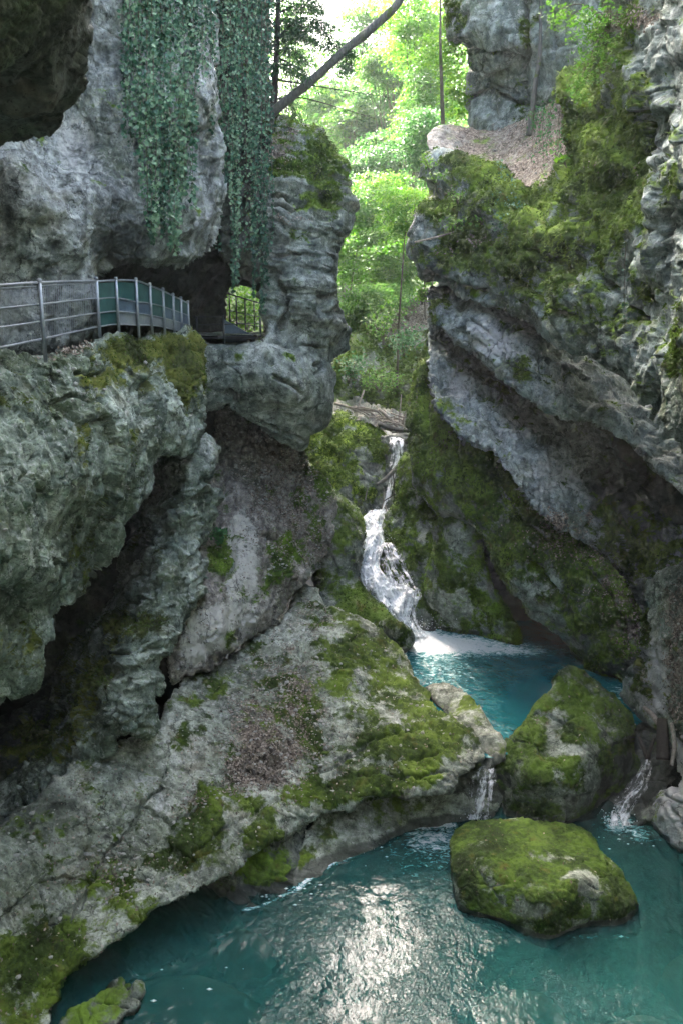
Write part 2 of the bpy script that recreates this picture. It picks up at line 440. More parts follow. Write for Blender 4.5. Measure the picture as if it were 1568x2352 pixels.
    mcol = k.mix(k.smooth(k.noise(pos, 2.7, 5), .55, .72), mcol, (.10, .105, .02))
    col = k.mix(mf, col, mcol)
    rough = k.math('MULTIPLY_ADD', mf, .2 + wet * .4, .78 - wet * .42)
    b1 = k.math('SUBTRACT', k.math('ADD', k.math('MULTIPLY', n2, .7), k.math('MULTIPLY', n3, .38)), k.math('MULTIPLY', crk, .5))
    mfi = k.noise(pos, 30., 6, .8)
    hgt = k.n('ShaderNodeMix', {0: mf, 2: b1, 3: k.math('MULTIPLY', mfi, .8)}).outputs[0]
    hgt = k.n('ShaderNodeMix', {0: lf, 2: hgt, 3: vcol.outputs[1]}).outputs[0]
    bp = k.n('ShaderNodeBump', {'Strength': bump, 'Distance': .10, 'Height': hgt})
    bs = k.n('ShaderNodeBsdfPrincipled', {'Base Color': col, 'Roughness': rough, 'Normal': bp.outputs[0], 'Specular IOR Level': .3 + wet * .3})
    return k.done(bs.outputs[0])

def plain_mat(name, col, rough=.6, metal=0., var=.25, scale=8., bump=.1, spec=.4):
    k = NT(name); tc = k.n('ShaderNodeTexCoord').outputs['Object']; n = k.noise(tc, scale, 6, .65)
    c = k.ramp(n, (.3, tuple(v * (1 - var) for v in col)), (.7, tuple(min(1, v * (1 + var)) for v in col)))
    bp = k.n('ShaderNodeBump', {'Strength': bump, 'Distance': .01, 'Height': n})
    bs = k.n('ShaderNodeBsdfPrincipled', {'Base Color': c, 'Roughness': rough, 'Metallic': metal, 'Normal': bp.outputs[0], 'Specular IOR Level': spec})
    return k.done(bs.outputs[0])

def leaf_mat(name, c0, c1, c2, trans=.5, rough=.45, tcol=(1.0, 1.15, .6)):
    """leaves: each leaf carries its own value in the attribute 'rnd'"""
    k = NT(name); r = k.attr('rnd')
    col = k.ramp(r, (0., c0), (.5, c1), (1., c2))
    bs = k.n('ShaderNodeBsdfPrincipled', {'Base Color': col, 'Roughness': rough, 'Specular IOR Level': .35})
    tc = k.mix(1., col, tuple(min(1, v) for v in tcol), 'MULTIPLY') if max(tcol) <= 1 else k.mix(1., col, tcol, 'MULTIPLY')
    tr = k.n('ShaderNodeBsdfTranslucent', {'Color': tc})
    mx = k.n('ShaderNodeMixShader', {0: trans, 1: bs.outputs[0], 2: tr.outputs[0]})
    return k.done(mx.outputs[0])

def bark_mat(name, c0, c1, mossy=0.):
    k = NT(name); pos = k.n('ShaderNodeNewGeometry').outputs['Position']
    n = k.noise(k.n('ShaderNodeVectorMath', {0: pos, 1: (22, 22, 5)}, operation='MULTIPLY').outputs[0], 1., 7, .7)
    col = k.ramp(n, (.3, c0), (.7, c1))
    if mossy: col = k.mix(k.smooth(k.noise(pos, 3., 6, .7), .62 - mossy * .25, .75 - mossy * .25), col, (.07, .11, .015))
    bp = k.n('ShaderNodeBump', {'Strength': .6, 'Distance': .02, 'Height': n})
    bs = k.n('ShaderNodeBsdfPrincipled', {'Base Color': col, 'Roughness': .85, 'Normal': bp.outputs[0]})
    return k.done(bs.outputs[0])
# ------------------------------------------------------------------ rock materials
MAT = {}
MAT['grey'] = rock_mat('grey_limestone', (.085, .108, .090), (.205, .24, .205), (.40, .435, .38), warmk=.3, warm=(.17, .16, .085), algae=.45)
MAT['pale'] = rock_mat('pale_flowstone', (.14, .157, .160), (.295, .325, .325), (.48, .515, .52), streak=.55, lichen=.35, warm=(.17, .155, .10), warmk=.6)
MAT['karst'] = rock_mat('rough_karst', (.085, .118, .09), (.22, .275, .22), (.46, .52, .44), lichen=.5, streak=.3, bump=.6, warm=(.15, .15, .08), warmk=.5, algae=.6, mossk=(.055, .072, .016), mossb=(.15, .17, .033))
MAT['slab'] = rock_mat('worn_slab', (.14, .16, .125), (.30, .335, .27), (.48, .52, .44), lichen=.45, streak=.05, warm=(.21, .18, .12), warmk=.6, algae=.4, mossk=(.042, .072, .012), mossb=(.115, .175, .022))
MAT['blue'] = rock_mat('blue_limestone', (.085, .12, .11), (.21, .265, .245), (.42, .48, .455), streak=.5, lichen=.4, warm=(.10, .115, .05), warmk=.5, algae=.6)
MAT['bluepale'] = rock_mat('pale_blue_limestone', (.12, .155, .155), (.29, .345, .34), (.50, .56, .55), streak=.5, lichen=.4, warm=(.12, .135, .065), warmk=.4, algae=.45)
MAT['greenmoss'] = rock_mat('green_mossy_limestone', (.06, .08, .06), (.16, .195, .16), (.35, .40, .35), streak=.2, lichen=.35, mossk=(.045, .09, .011), mossb=(.145, .25, .024))
MAT['dark'] = rock_mat('shade_dark_limestone', (.03, .036, .03), (.06, .068, .058), (.11, .12, .11), streak=.3, lichen=.1)  # dark rock; shade of recesses and overhangs is put into this colour
MAT['wet'] = rock_mat('wet_limestone', (.05, .063, .05), (.12, .14, .115), (.27, .30, .26), streak=.5, lichen=.2, wet=.6)
MAT['soil'] = rock_mat('dirt', (.12, .11, .095), (.235, .215, .185), (.42, .40, .36), streak=.1, lichen=.4, warm=(.16, .13, .095), warmk=.5)
MAT['mossy'] = rock_mat('mossy_limestone', (.06, .08, .06), (.155, .185, .15), (.34, .38, .33), streak=.2, lichen=.35, mossk=(.03, .058, .01), mossb=(.085, .148, .019))
MAT['brightmoss'] = rock_mat('bright_mossy_limestone', (.06, .075, .06), (.15, .175, .15), (.32, .36, .33), streak=.2, lichen=.3, mossk=(.065, .11, .015), mossb=(.21, .31, .035))

BED = (.42, -.15, .9)      # bedding of the far wall dips towards the pool on the right

# ------------------------------------------------------------------ left side
relief('cliff', [(-300, -900), (492, -900), (490, -300), (488, 0), (493, 200), (497, 380), (499, 500), (492, 560), (478, 598), (440, 620), (385, 616), (310, 604), (250, 618), (222, 650), (212, 775), (120, 800), (-50, 830), (-300, 860)],
    [(0, 640, 16), (0, 790, 15.9), (150, 770, 17), (0, 480, 16), (100, 560, 16.3), (60, 420, 16.2), (80, 400, 17.2), (150, 440, 17.0), (170, 330, 18.4), (250, 400, 17.9), (250, 250, 18.4), (250, 0, 18.6), (205, 600, 17.6), (300, 560, 18.5), (400, 580, 19.6), (380, 450, 19.2), (480, 300, 21.6), (400, 250, 19.6), (480, 0, 21.6), (430, 500, 19.8), (490, 480, 22), (350, 100, 19.4), (-250, 600, 13), (-250, 0, 13), (0, 100, 17), (-250, -800, 12), (300, -800, 17), (480, -800, 20), (440, 610, 20.2), (200, 150, 18.6)],
    MAT['pale'], seed=11, w=40, curl=1.6, skirt=9, back=True,
    D=dict(warp=(.3, .5), lo=(.30, .45), ridge=(.13, 1.5), facet=(.10, .8), pits=(.12, .5, .3), fine=(.022, 7)),
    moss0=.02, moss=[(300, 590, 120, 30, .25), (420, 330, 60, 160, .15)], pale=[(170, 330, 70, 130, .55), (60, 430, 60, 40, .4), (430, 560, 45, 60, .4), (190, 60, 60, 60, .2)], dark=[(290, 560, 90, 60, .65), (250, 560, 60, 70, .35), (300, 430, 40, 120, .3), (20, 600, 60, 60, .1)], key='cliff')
relief('cliff', [(492, -900), (640, -900), (628, -300), (622, 0), (614, 200), (618, 380), (622, 520), (612, 600), (598, 645), (575, 650), (548, 620), (525, 600), (505, 590), (496, 480), (494, 200), (490, -200)],
    [(510, 0, 23.4), (610, 0, 25), (560, 0, 23.8), (560, 300, 23.8), (510, 400, 23.4), (610, 400, 25), (560, 560, 24.2), (600, 620, 25), (510, 560, 23.6), (500, -800, 22), (620, -800, 24)],
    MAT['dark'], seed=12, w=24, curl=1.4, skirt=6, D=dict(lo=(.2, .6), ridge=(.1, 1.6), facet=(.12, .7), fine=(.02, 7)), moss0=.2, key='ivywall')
relief('cliff', [(-500, -700), (215, -700), (200, -100), (190, 0), (178, 55), (150, 125), (124, 215), (116, 285), (72, 302), (60, 330), (36, 336), (0, 358), (-120, 420), (-500, 500)],
    [(0, 0, 7.0), (180, 0, 8.6), (0, 340, 10.2), (110, 260, 10), (-400, 0, 5), (-400, 400, 7), (60, 150, 8.4), (0, -600, 4.5), (180, -600, 5), (-400, -600, 3)],
    MAT['dark'], seed=13, w=26, curl=1.3, skirt=6, sdir=(-.3, 1, .5), D=dict(warp=(.3, .9), lo=(.30, .6), ridge=(.06, 1.8), facet2=(.03, .3), pits=(.08, .3, .3), fine=(.02, 9)), dark0=.3, key='roof')  # dark rock, with the overhang's own shade put into the colour
# recess and tunnel mouth under the cliff
relief('cliff', [(120, 540), (640, 540), (650, 640), (640, 790), (600, 800), (430, 805), (150, 800)],
    [(150, 700, 19.5), (200, 600, 19), (300, 650, 22), (430, 700, 26), (430, 620, 24.5), (520, 640, 26.6), (525, 760, 27.2), (610, 640, 26.6), (620, 780, 27), (300, 780, 23), (565, 640, 26.6)],
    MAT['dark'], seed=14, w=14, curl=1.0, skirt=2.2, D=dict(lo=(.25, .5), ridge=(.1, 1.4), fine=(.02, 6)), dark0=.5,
    hole=[(524, 776), (522, 735), (526, 690), (536, 664), (560, 654), (583, 656), (598, 668), (606, 690), (612, 740), (612, 776)], key='tunnel', wob=2)  # recess shade also put into the colour
# pillar between tunnel and stream
relief('rock_pillar', [(575, 262), (600, 256), (640, 270), (700, 287), (738, 297), (747, 328), (780, 350), (802, 378), (808, 430), (818, 482), (806, 520), (789, 560), (776, 640), (784, 700), (801, 758), (797, 802), (764, 838), (773, 868), (767, 905), (758, 955), (738, 985), (708, 1002), (690, 1030), (640, 1018), (560, 968), (505, 950), (450, 940), (440, 800), (470, 786), (530, 782), (590, 778), (612, 764), (605, 725), (597, 690), (600, 660), (598, 620), (580, 500)],
    [(640, 285, 27), (740, 315, 27.2), (700, 400, 25.7), (800, 450, 26.6), (620, 450, 25.3), (720, 385, 26), (700, 520, 25.0), (690, 650, 24.7), (625, 640, 25.2), (645, 700, 25.0), (620, 735, 25.0), (680, 700, 24.6), (770, 700, 25.6), (735, 755, 25.1), (660, 765, 25.2), (700, 785, 24.9), (620, 790, 24.3), (550, 795, 24.1), (470, 800, 23.7), (560, 900, 24.0), (680, 900, 24.0), (745, 880, 24.9), (690, 985, 25.0), (500, 930, 24.1), (640, 850, 23.9), (760, 800, 26.2), (620, 960, 24.5), (790, 790, 26.8)],
    MAT['grey'], seed=15, w=24, curl=1.3, skirt=4, D=dict(warp=(.3, .5), lo=(.20, .5), strata=(.11, 3.2, (.12, .1, 1)), sz=(-1.6, -.7), facet=(.08, .8), pits=(.26, .8, .34), fine=(.012, 7)), back=True,
    carve=[([(525, 905), (545, 915), (540, 930), (515, 950)], 7, .5), ([(632, 865), (665, 880), (690, 905)], 6, .35), ([(725, 835), (740, 850), (728, 862)], 6, .4), ([(610, 815), (620, 830)], 8, .3), ([(590, 975), (650, 1000), (690, 1005)], 5, .3), ([(640, 655), (655, 700), (650, 750)], 9, .4), ([(620, 470), (680, 478), (715, 462)], 6, .3), ([(640, 590), (690, 580)], 5, .25), ([(735, 400)], 16, .45), ([(620, 440), (660, 450)], 5, .25), ([(600, 775), (660, 785), (740, 800)], 4, .2)],
    moss=[(700, 330, 90, 60, .45), (640, 385, 60, 22, .7), (760, 420, 60, 90, .55), (730, 450, 50, 30, .5), (650, 540, 60, 25, .3), (560, 880, 110, 90, .12), (690, 660, 40, 50, .15)],
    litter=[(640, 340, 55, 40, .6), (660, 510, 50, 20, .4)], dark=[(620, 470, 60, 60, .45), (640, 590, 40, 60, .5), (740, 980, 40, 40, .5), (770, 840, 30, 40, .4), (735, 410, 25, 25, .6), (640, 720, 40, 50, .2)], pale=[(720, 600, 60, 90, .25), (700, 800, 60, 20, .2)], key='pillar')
# walkway rock that overhangs the gorge
relief('rock_ledge', [(-400, 850), (-100, 815), (0, 803), (60, 812), (110, 818), (170, 795), (230, 768), (300, 762), (400, 763), (435, 770), (455, 795), (468, 860), (471, 940), (476, 985), (452, 1020), (430, 1038), (385, 1042), (357, 1080), (345, 1130), (303, 1180), (268, 1265), (222, 1340), (135, 1408), (123, 1455), (96, 1490), (82, 1560), (40, 1600), (0, 1625), (-400, 1750)],
    [(100, 825, 14.4), (0, 815, 13.8), (0, 900, 13.2), (-350, 900, 10), (-350, 1300, 9.5), (-350, 1650, 10), (100, 1000, 13.6), (200, 900, 15.3), (200, 1090, 14.4), (300, 950, 16.3), (300, 785, 18.2), (230, 790, 16.4), (420, 785, 20.8), (400, 950, 18.6), (460, 880, 20.6), (440, 1010, 19.7), (0, 1335, 12.2), (55, 1318, 12.4), (85, 1240, 12.9), (125, 1165, 13.5), (165, 1205, 14.8), (120, 1300, 14.3), (200, 1250, 15.6), (230, 1150, 15.4), (130, 1385, 14.8), (80, 1375, 14.2), (30, 1410, 13.9), (40, 1480, 13.4), (-10, 1580, 13.2), (300, 1150, 16.7), (345, 1090, 17.6), (290, 1050, 16.1), (230, 1330, 16.2), (100, 1440, 14.4)],
    MAT['karst'], seed=16, w=24, curl=1.3, skirt=11, sdir=(-.35, 1, .03), D=dict(warp=(.3, .9), lo=(.16, .6), ridge=(.05, 1.3), fs=(1.15, 1.15, .75), facet3=(.12, 1.2), facet=(.085, .42), facet2=(.04, .17), pits=(.10, .3, .25), fine=(.014, 9)), back=True,
    carve=[([(175, 860), (215, 868), (255, 850)], 7, .30), ([(345, 850), (335, 900), (350, 960)], 9, .35), ([(40, 960), (70, 1040), (60, 1110)], 7, .25), ([(250, 960), (270, 1040)], 7, .25), ([(110, 930), (160, 910), (200, 930)], 6, .22), ([(400, 880), (420, 960)], 6, .2)],
    moss=[(340, 830, 130, 70, .55), (440, 880, 40, 100, .7), (300, 800, 90, 30, .5), (400, 800, 60, 30, .4), (170, 950, 60, 120, .25), (60, 920, 60, 60, .18), (90, 1080, 40, 60, .2), (300, 1000, 50, 60, .25), (200, 1270, 80, 110, .42), (40, 1500, 70, 90, .4), (220, 860, 60, 30, .3)], moss0=-.06,
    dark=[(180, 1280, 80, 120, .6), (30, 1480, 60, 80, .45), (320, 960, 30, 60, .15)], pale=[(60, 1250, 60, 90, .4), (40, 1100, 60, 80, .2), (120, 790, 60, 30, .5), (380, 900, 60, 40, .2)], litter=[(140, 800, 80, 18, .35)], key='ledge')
# back of the undercut, its deep shade put into the dark colour
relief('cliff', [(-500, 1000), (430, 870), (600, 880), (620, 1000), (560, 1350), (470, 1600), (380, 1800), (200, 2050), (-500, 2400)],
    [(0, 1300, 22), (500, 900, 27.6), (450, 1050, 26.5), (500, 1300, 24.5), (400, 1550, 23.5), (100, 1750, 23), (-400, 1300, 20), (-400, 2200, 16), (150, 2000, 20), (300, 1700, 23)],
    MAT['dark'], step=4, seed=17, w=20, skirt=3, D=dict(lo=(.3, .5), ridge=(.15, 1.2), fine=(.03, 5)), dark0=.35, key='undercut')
# second bulge below it
relief('rock_bulge', [(345, 1105), (362, 1062), (420, 1042), (470, 990), (492, 1005), (502, 1030), (495, 1060), (470, 1110), (502, 1130), (490, 1200), (465, 1262), (488, 1300), (478, 1345), (438, 1400), (432, 1440), (415, 1480), (372, 1520), (368, 1575), (352, 1620), (356, 1662), (343, 1692), (300, 1682), (262, 1702), (268, 1722), (228, 1742), (190, 1800), (120, 1830), (0, 1870), (-300, 1950), (-300, 1480), (60, 1430), (130, 1380), (200, 1300), (270, 1190)],
    [(420, 1095, 20.1), (480, 1050, 21.2), (455, 1240, 20.6), (405, 1300, 19.3), (425, 1400, 19.3), (375, 1300, 19.0), (410, 1200, 19.7), (350, 1130, 22.5), (310, 1250, 23), (330, 1370, 18.7), (250, 1390, 22.8), (150, 1500, 23), (80, 1600, 23.2), (335, 1440, 17.8), (270, 1460, 18.1), (340, 1560, 17.1), (335, 1660, 16.6), (250, 1560, 17.2), (200, 1580, 17.9), (160, 1640, 19.0), (240, 1660, 16.7), (250, 1700, 16.5), (120, 1720, 18.2), (50, 1760, 18.6), (60, 1680, 21.5), (0, 1830, 17.8), (150, 1790, 17.2), (-250, 1850, 17.2), (-250, 1550, 20), (480, 1140, 21), (470, 1320, 20.8), (300, 1650, 16.4), (210, 1500, 20.0)],
    MAT['karst'], seed=18, w=22, curl=1.3, skirt=5, sdir=(-.2, 1, 0), D=dict(warp=(.25, .7), lo=(.18, .55), ridge=(.05, 1.4), strata=(.10, 2.8, (-.25, .2, .95)), facet3=(.10, .9), facet=(.08, .4), facet2=(.035, .17), fine=(.014, 8)), back=True,
    carve=[([(370, 1130), (350, 1200), (360, 1260)], 8, .3), ([(300, 1560), (260, 1620), (270, 1680)], 8, .3), ([(405, 1170), (418, 1240)], 6, .25), ([(340, 1470), (300, 1500), (240, 1500)], 6, .2)],
    moss=[(330, 1250, 60, 60, .25), (300, 1440, 90, 50, .55), (200, 1560, 80, 90, .5), (120, 1700, 110, 60, .6), (400, 1270, 40, 30, .15)], moss0=-.05,
    dark=[(60, 1600, 110, 160, .5), (230, 1400, 60, 80, .3), (150, 1500, 60, 90, .3)], pale=[(425, 1330, 40, 90, .4), (330, 1620, 40, 50, .25), (470, 1040, 30, 60, .5)], key='bulge')  # dark blobs put the shade under the ledge into the colour
# dirt slope and the path that runs down to the slab
relief('dirt_slope', [(500, 940), (560, 952), (600, 985), (640, 1008), (690, 1015), (705, 1060), (752, 1110), (767, 1180), (752, 1250), (737, 1300), (692, 1342), (672, 1372), (640, 1430), (560, 1482), (480, 1550), (425, 1552), (400, 1570), (385, 1500), (412, 1460), (438, 1400), (470, 1340), (455, 1250), (480, 1150), (480, 1050)],
    [(520, 965, 27.2), (600, 1000, 27.2), (680, 1030, 27.4), (560, 1100, 25.8), (560, 1200, 24.2), (650, 1150, 26.3), (740, 1150, 27.2), (720, 1280, 25.9), (560, 1300, 22.7), (550, 1380, 21.9), (660, 1290, 24.6), (668, 1335, 24.1), (665, 1365, 24.2), (610, 1395, 22.7), (600, 1440, 22.7), (500, 1450, 20.7), (480, 1475, 20.5), (478, 1545, 20.6), (440, 1480, 20.0), (425, 1500, 19.8), (430, 1545, 19.9), (500, 1250, 23.1), (500, 1340, 21.5), (470, 1400, 20.7), (515, 1290, 22.6), (600, 1250, 24.0), (620, 1330, 23.3), (700, 1080, 27.6)],
    MAT['soil'], seed=19, w=10, curl=.8, skirt=3, D=dict(warp=(.3, .7), lo=(.15, .5), ridge=(.05, 1.3), facet3=(.07, 1.1), facet=(.07, .4), facet2=(.04, .2), fine=(.02, 9)), carve=[([(505, 1000), (520, 1080), (520, 1150)], 7, .25), ([(535, 1200), (545, 1290), (520, 1330)], 5, .22), ([(700, 1060), (680, 1150), (690, 1240)], 6, .25), ([(600, 1000), (650, 1060), (690, 1090)], 5, .2), ([(600, 1230), (650, 1240), (680, 1290)], 4, .15), ([(430, 1555), (480, 1548), (560, 1490), (640, 1438), (672, 1385)], 8, .4)],
    litter=[(650, 1100, 90, 90, .34), (600, 1200, 60, 60, .22), (700, 1230, 60, 80, .3), (640, 1270, 30, 60, .22)],
    pale=[(558, 1310, 40, 140, 1.2), (500, 1440, 80, 55, 1.1), (440, 1500, 40, 40, .7), (545, 1240, 18, 60, .5), (480, 1120, 30, 80, .45)], moss=[(505, 1290, 30, 60, .75), (650, 1280, 35, 60, .6), (600, 1360, 60, 30, .35), (560, 1470, 90, 30, .4), (640, 1400, 40, 30, .4), (710, 1180, 45, 120, .4), (740, 1100, 30, 60, .3)], dark=[(690, 1120, 40, 120, .3), (570, 1462, 80, 24, .6), (655, 1390, 25, 30, .5)], key='dirt')
# great slab
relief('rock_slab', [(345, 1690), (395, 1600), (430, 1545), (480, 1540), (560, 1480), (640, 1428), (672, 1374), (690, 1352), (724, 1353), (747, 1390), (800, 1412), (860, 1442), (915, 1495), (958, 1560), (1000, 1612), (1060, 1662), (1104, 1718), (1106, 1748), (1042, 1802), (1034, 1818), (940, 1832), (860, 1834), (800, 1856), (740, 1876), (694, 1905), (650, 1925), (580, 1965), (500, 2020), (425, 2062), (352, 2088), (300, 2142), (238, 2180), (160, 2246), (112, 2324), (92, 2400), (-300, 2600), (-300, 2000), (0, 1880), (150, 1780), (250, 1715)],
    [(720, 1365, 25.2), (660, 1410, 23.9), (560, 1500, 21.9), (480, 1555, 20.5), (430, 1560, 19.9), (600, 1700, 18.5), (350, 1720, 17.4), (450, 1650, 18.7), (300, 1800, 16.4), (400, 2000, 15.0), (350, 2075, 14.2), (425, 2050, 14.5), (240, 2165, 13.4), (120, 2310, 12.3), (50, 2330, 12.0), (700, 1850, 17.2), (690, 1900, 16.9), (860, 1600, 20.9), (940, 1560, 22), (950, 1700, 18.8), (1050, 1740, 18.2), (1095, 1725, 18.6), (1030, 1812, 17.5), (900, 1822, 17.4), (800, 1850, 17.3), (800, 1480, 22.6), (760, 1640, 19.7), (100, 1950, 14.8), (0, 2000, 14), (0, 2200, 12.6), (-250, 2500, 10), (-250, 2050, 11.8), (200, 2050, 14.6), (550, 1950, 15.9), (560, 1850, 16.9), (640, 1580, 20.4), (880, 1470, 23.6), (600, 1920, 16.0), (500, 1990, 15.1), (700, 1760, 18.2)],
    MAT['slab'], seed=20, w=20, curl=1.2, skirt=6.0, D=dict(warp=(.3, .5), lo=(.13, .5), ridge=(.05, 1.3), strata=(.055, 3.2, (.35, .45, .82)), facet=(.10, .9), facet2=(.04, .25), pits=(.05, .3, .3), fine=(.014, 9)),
    carve=[([(372, 1812), (328, 1848), (302, 1900), (248, 1958), (216, 2008), (168, 2108), (116, 2112), (100, 2062), (78, 2022)], 4.5, .16), ([(452, 1865), (400, 1890), (330, 1855)], 4, .12), ([(80, 2025), (40, 2080), (0, 2110)], 4, .14), ([(215, 2020), (150, 2015), (80, 2025)], 3.5, .12), ([(790, 1745), (850, 1700), (910, 1690), (960, 1672)], 5, .16), ([(860, 1762), (930, 1742), (1000, 1735)], 5, .16), ([(820, 1790), (880, 1778), (960, 1790), (1020, 1775)], 5, .14), ([(600, 1712), (560, 1760), (640, 1800)], 4, .12), ([(625, 1590), (660, 1560)], 4, .12), ([(440, 1960), (500, 1925), (560, 1880), (640, 1840)], 5, .18), ([(360, 2020), (440, 1975), (520, 1950)], 5, .15), ([(740, 1420), (700, 1470), (690, 1540)], 4, .1), ([(950, 1640), (1010, 1690)], 4, .1), ([(700, 1790), (760, 1770), (800, 1740)], 5, .14)],
    mossn=.5, moss=[(860, 1560, 130, 90, .36), (900, 1750, 150, 80, .45), (1000, 1690, 90, 90, .45), (720, 1690, 26, 90, .45), (640, 1560, 60, 30, .25), (500, 1580, 25, 40, .3), (760, 1830, 120, 35, .7), (450, 1900, 60, 60, .45), (420, 1960, 90, 40, .5), (200, 2200, 150, 90, .5), (50, 2250, 110, 130, .5), (260, 2060, 90, 50, .2), (180, 2000, 90, 60, .15), (720, 1400, 60, 30, .3), (600, 1950, 80, 40, .5), (470, 1840, 25, 40, .5), (360, 2120, 60, 30, .3), (680, 1640, 40, 60, .25), (560, 1860, 90, 60, .3), (820, 1480, 90, 50, .25), (480, 1700, 60, 60, .15)], moss0=.05,
    litter=[(640, 1640, 110, 120, .42), (640, 1750, 120, 70, .38), (560, 1720, 60, 90, .2), (720, 1420, 40, 50, .4), (640, 1480, 60, 40, .25), (560, 1780, 90, 60, .3), (690, 1600, 40, 90, .3), (420, 1850, 60, 40, .2), (270, 2000, 90, 60, .25), (400, 1980, 60, 40, .2)],
    pale=[(330, 1770, 70, 90, .45), (420, 1640, 60, 90, .4), (450, 1750, 60, 60, .3), (960, 1700, 110, 80, .35), (890, 1620, 100, 80, .3), (380, 1860, 40, 50, .4)], dark=[(150, 1900, 140, 90, .45), (100, 2080, 170, 120, .45), (100, 1830, 80, 60, .4), (80, 2260, 120, 100, .3)], key='slab')  # dark blobs at lower left: soil, plus shade put into the colour
relief('rock_ledge', [(400, 2052), (480, 2005), (560, 1940), (650, 1880), (720, 1850), (712, 1900), (695, 1960), (700, 2025), (672, 2055), (610, 2075), (585, 2110), (500, 2170), (430, 2200), (300, 2260), (230, 2300), (150, 2420), (100, 2500), (90, 2380), (160, 2230), (300, 2120)],
    [(440, 2090, 15.8), (500, 2150, 15.1), (650, 2030, 16.0), (680, 1960, 16.7), (560, 1990, 16.0), (600, 2060, 15.6), (300, 2200, 15.6), (180, 2330, 14.8), (130, 2440, 13.6), (700, 1880, 17.4), (640, 1930, 16.6)],
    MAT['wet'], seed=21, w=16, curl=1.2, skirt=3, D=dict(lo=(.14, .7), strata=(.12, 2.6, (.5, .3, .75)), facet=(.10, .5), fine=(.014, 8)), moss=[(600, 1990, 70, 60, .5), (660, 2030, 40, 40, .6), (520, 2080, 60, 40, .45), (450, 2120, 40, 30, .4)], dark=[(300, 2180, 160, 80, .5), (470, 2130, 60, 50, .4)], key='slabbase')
relief('rock_bank', [(668, 2032), (690, 1960), (704, 1900), (740, 1860), (800, 1830), (860, 1815), (940, 1800), (1050, 1780), (1110, 1740), (1145, 1740), (1165, 1800), (1120, 1905), (1080, 1912), (950, 1915), (860, 1950), (765, 2000), (690, 2060)],
    [(760, 1992, 16.6), (950, 1905, 18.0), (1080, 1895, 18.3), (800, 1850, 18.0), (950, 1825, 18.6), (705, 1930, 17.1), (690, 2040, 16.0), (860, 1935, 17.4), (1080, 1800, 18.7), (1120, 1755, 19.1), (870, 1840, 18.3)],
    MAT['slab'], seed=22, w=12, curl=1, skirt=2, D=dict(lo=(.10, .8), ridge=(.05, 1.5), strata=(.05, 3, (.1, .2, 1)), fine=(.012, 8)), moss=[(700, 1980, 30, 50, .6), (930, 1840, 80, 30, .3), (740, 1900, 40, 30, .3)], pale=[(800, 1900, 90, 50, .4)], dark=[(1000, 1880, 80, 30, .3)], key='bank')
relief('rock_bank', [(975, 1580), (1000, 1574), (1035, 1573), (1078, 1598), (1112, 1648), (1150, 1692), (1160, 1712), (1152, 1740), (1120, 1775), (1080, 1790), (1060, 1700), (1020, 1640)],
    [(1000, 1590, 21.9), (1050, 1600, 21.4), (1090, 1640, 20.3), (1145, 1705, 19.2), (1110, 1740, 18.9), (1050, 1660, 20.2), (1100, 1770, 18.7)],
    MAT['slab'], seed=23, w=14, curl=1, skirt=1.6, sdir=(0, 1, -.5), D=dict(lo=(.08, .9), ridge=(.06, 1.6), facet=(.05, .4), fine=(.01, 9)), pale0=.35, moss=[(1085, 1600, 30, 40, .3)], key='poolbank')
relief('rock_bank', [(120, 2440), (140, 2350), (175, 2308), (230, 2278), (285, 2262), (322, 2272), (318, 2310), (280, 2350), (240, 2440)],
    [(150, 2335, 12.28), (230, 2292, 12.72), (300, 2275, 12.98), (300, 2320, 12.6), (240, 2380, 12.05), (160, 2430, 11.6)],
    MAT['wet'], seed=29, w=14, curl=1, skirt=1.5, D=dict(lo=(.10, .9), facet3=(.10, .6), facet=(.06, .3), fine=(.012, 9)), moss0=.3, key='shorerock')
# mossy rock between dirt slope and cascade
relief('rock_shoulder', [(690, 1050), (712, 1060), (745, 1100), (785, 1135), (822, 1172), (842, 1230), (836, 1285), (832, 1330), (862, 1382), (900, 1425), (918, 1465), (860, 1470), (800, 1445), (735, 1400), (715, 1350), (730, 1280), (750, 1200), (735, 1120)],
    [(800, 1250, 27.6), (870, 1430, 25.8), (770, 1380, 26.4), (760, 1300, 27.4), (750, 1130, 28.8), (830, 1200, 28.8), (825, 1330, 27.1), (720, 1080, 29.2), (760, 1230, 27.9)],
    MAT['mossy'], seed=24, w=30, curl=1.5, skirt=3, D=dict(lo=(.15, .6), facet=(.08, .6), fine=(.012, 8)), moss0=.30, moss=[(840, 1410, 60, 60, .5), (800, 1190, 40, 60, .25)], dark=[(765, 1330, 30, 70, .5)], key='shoulder')

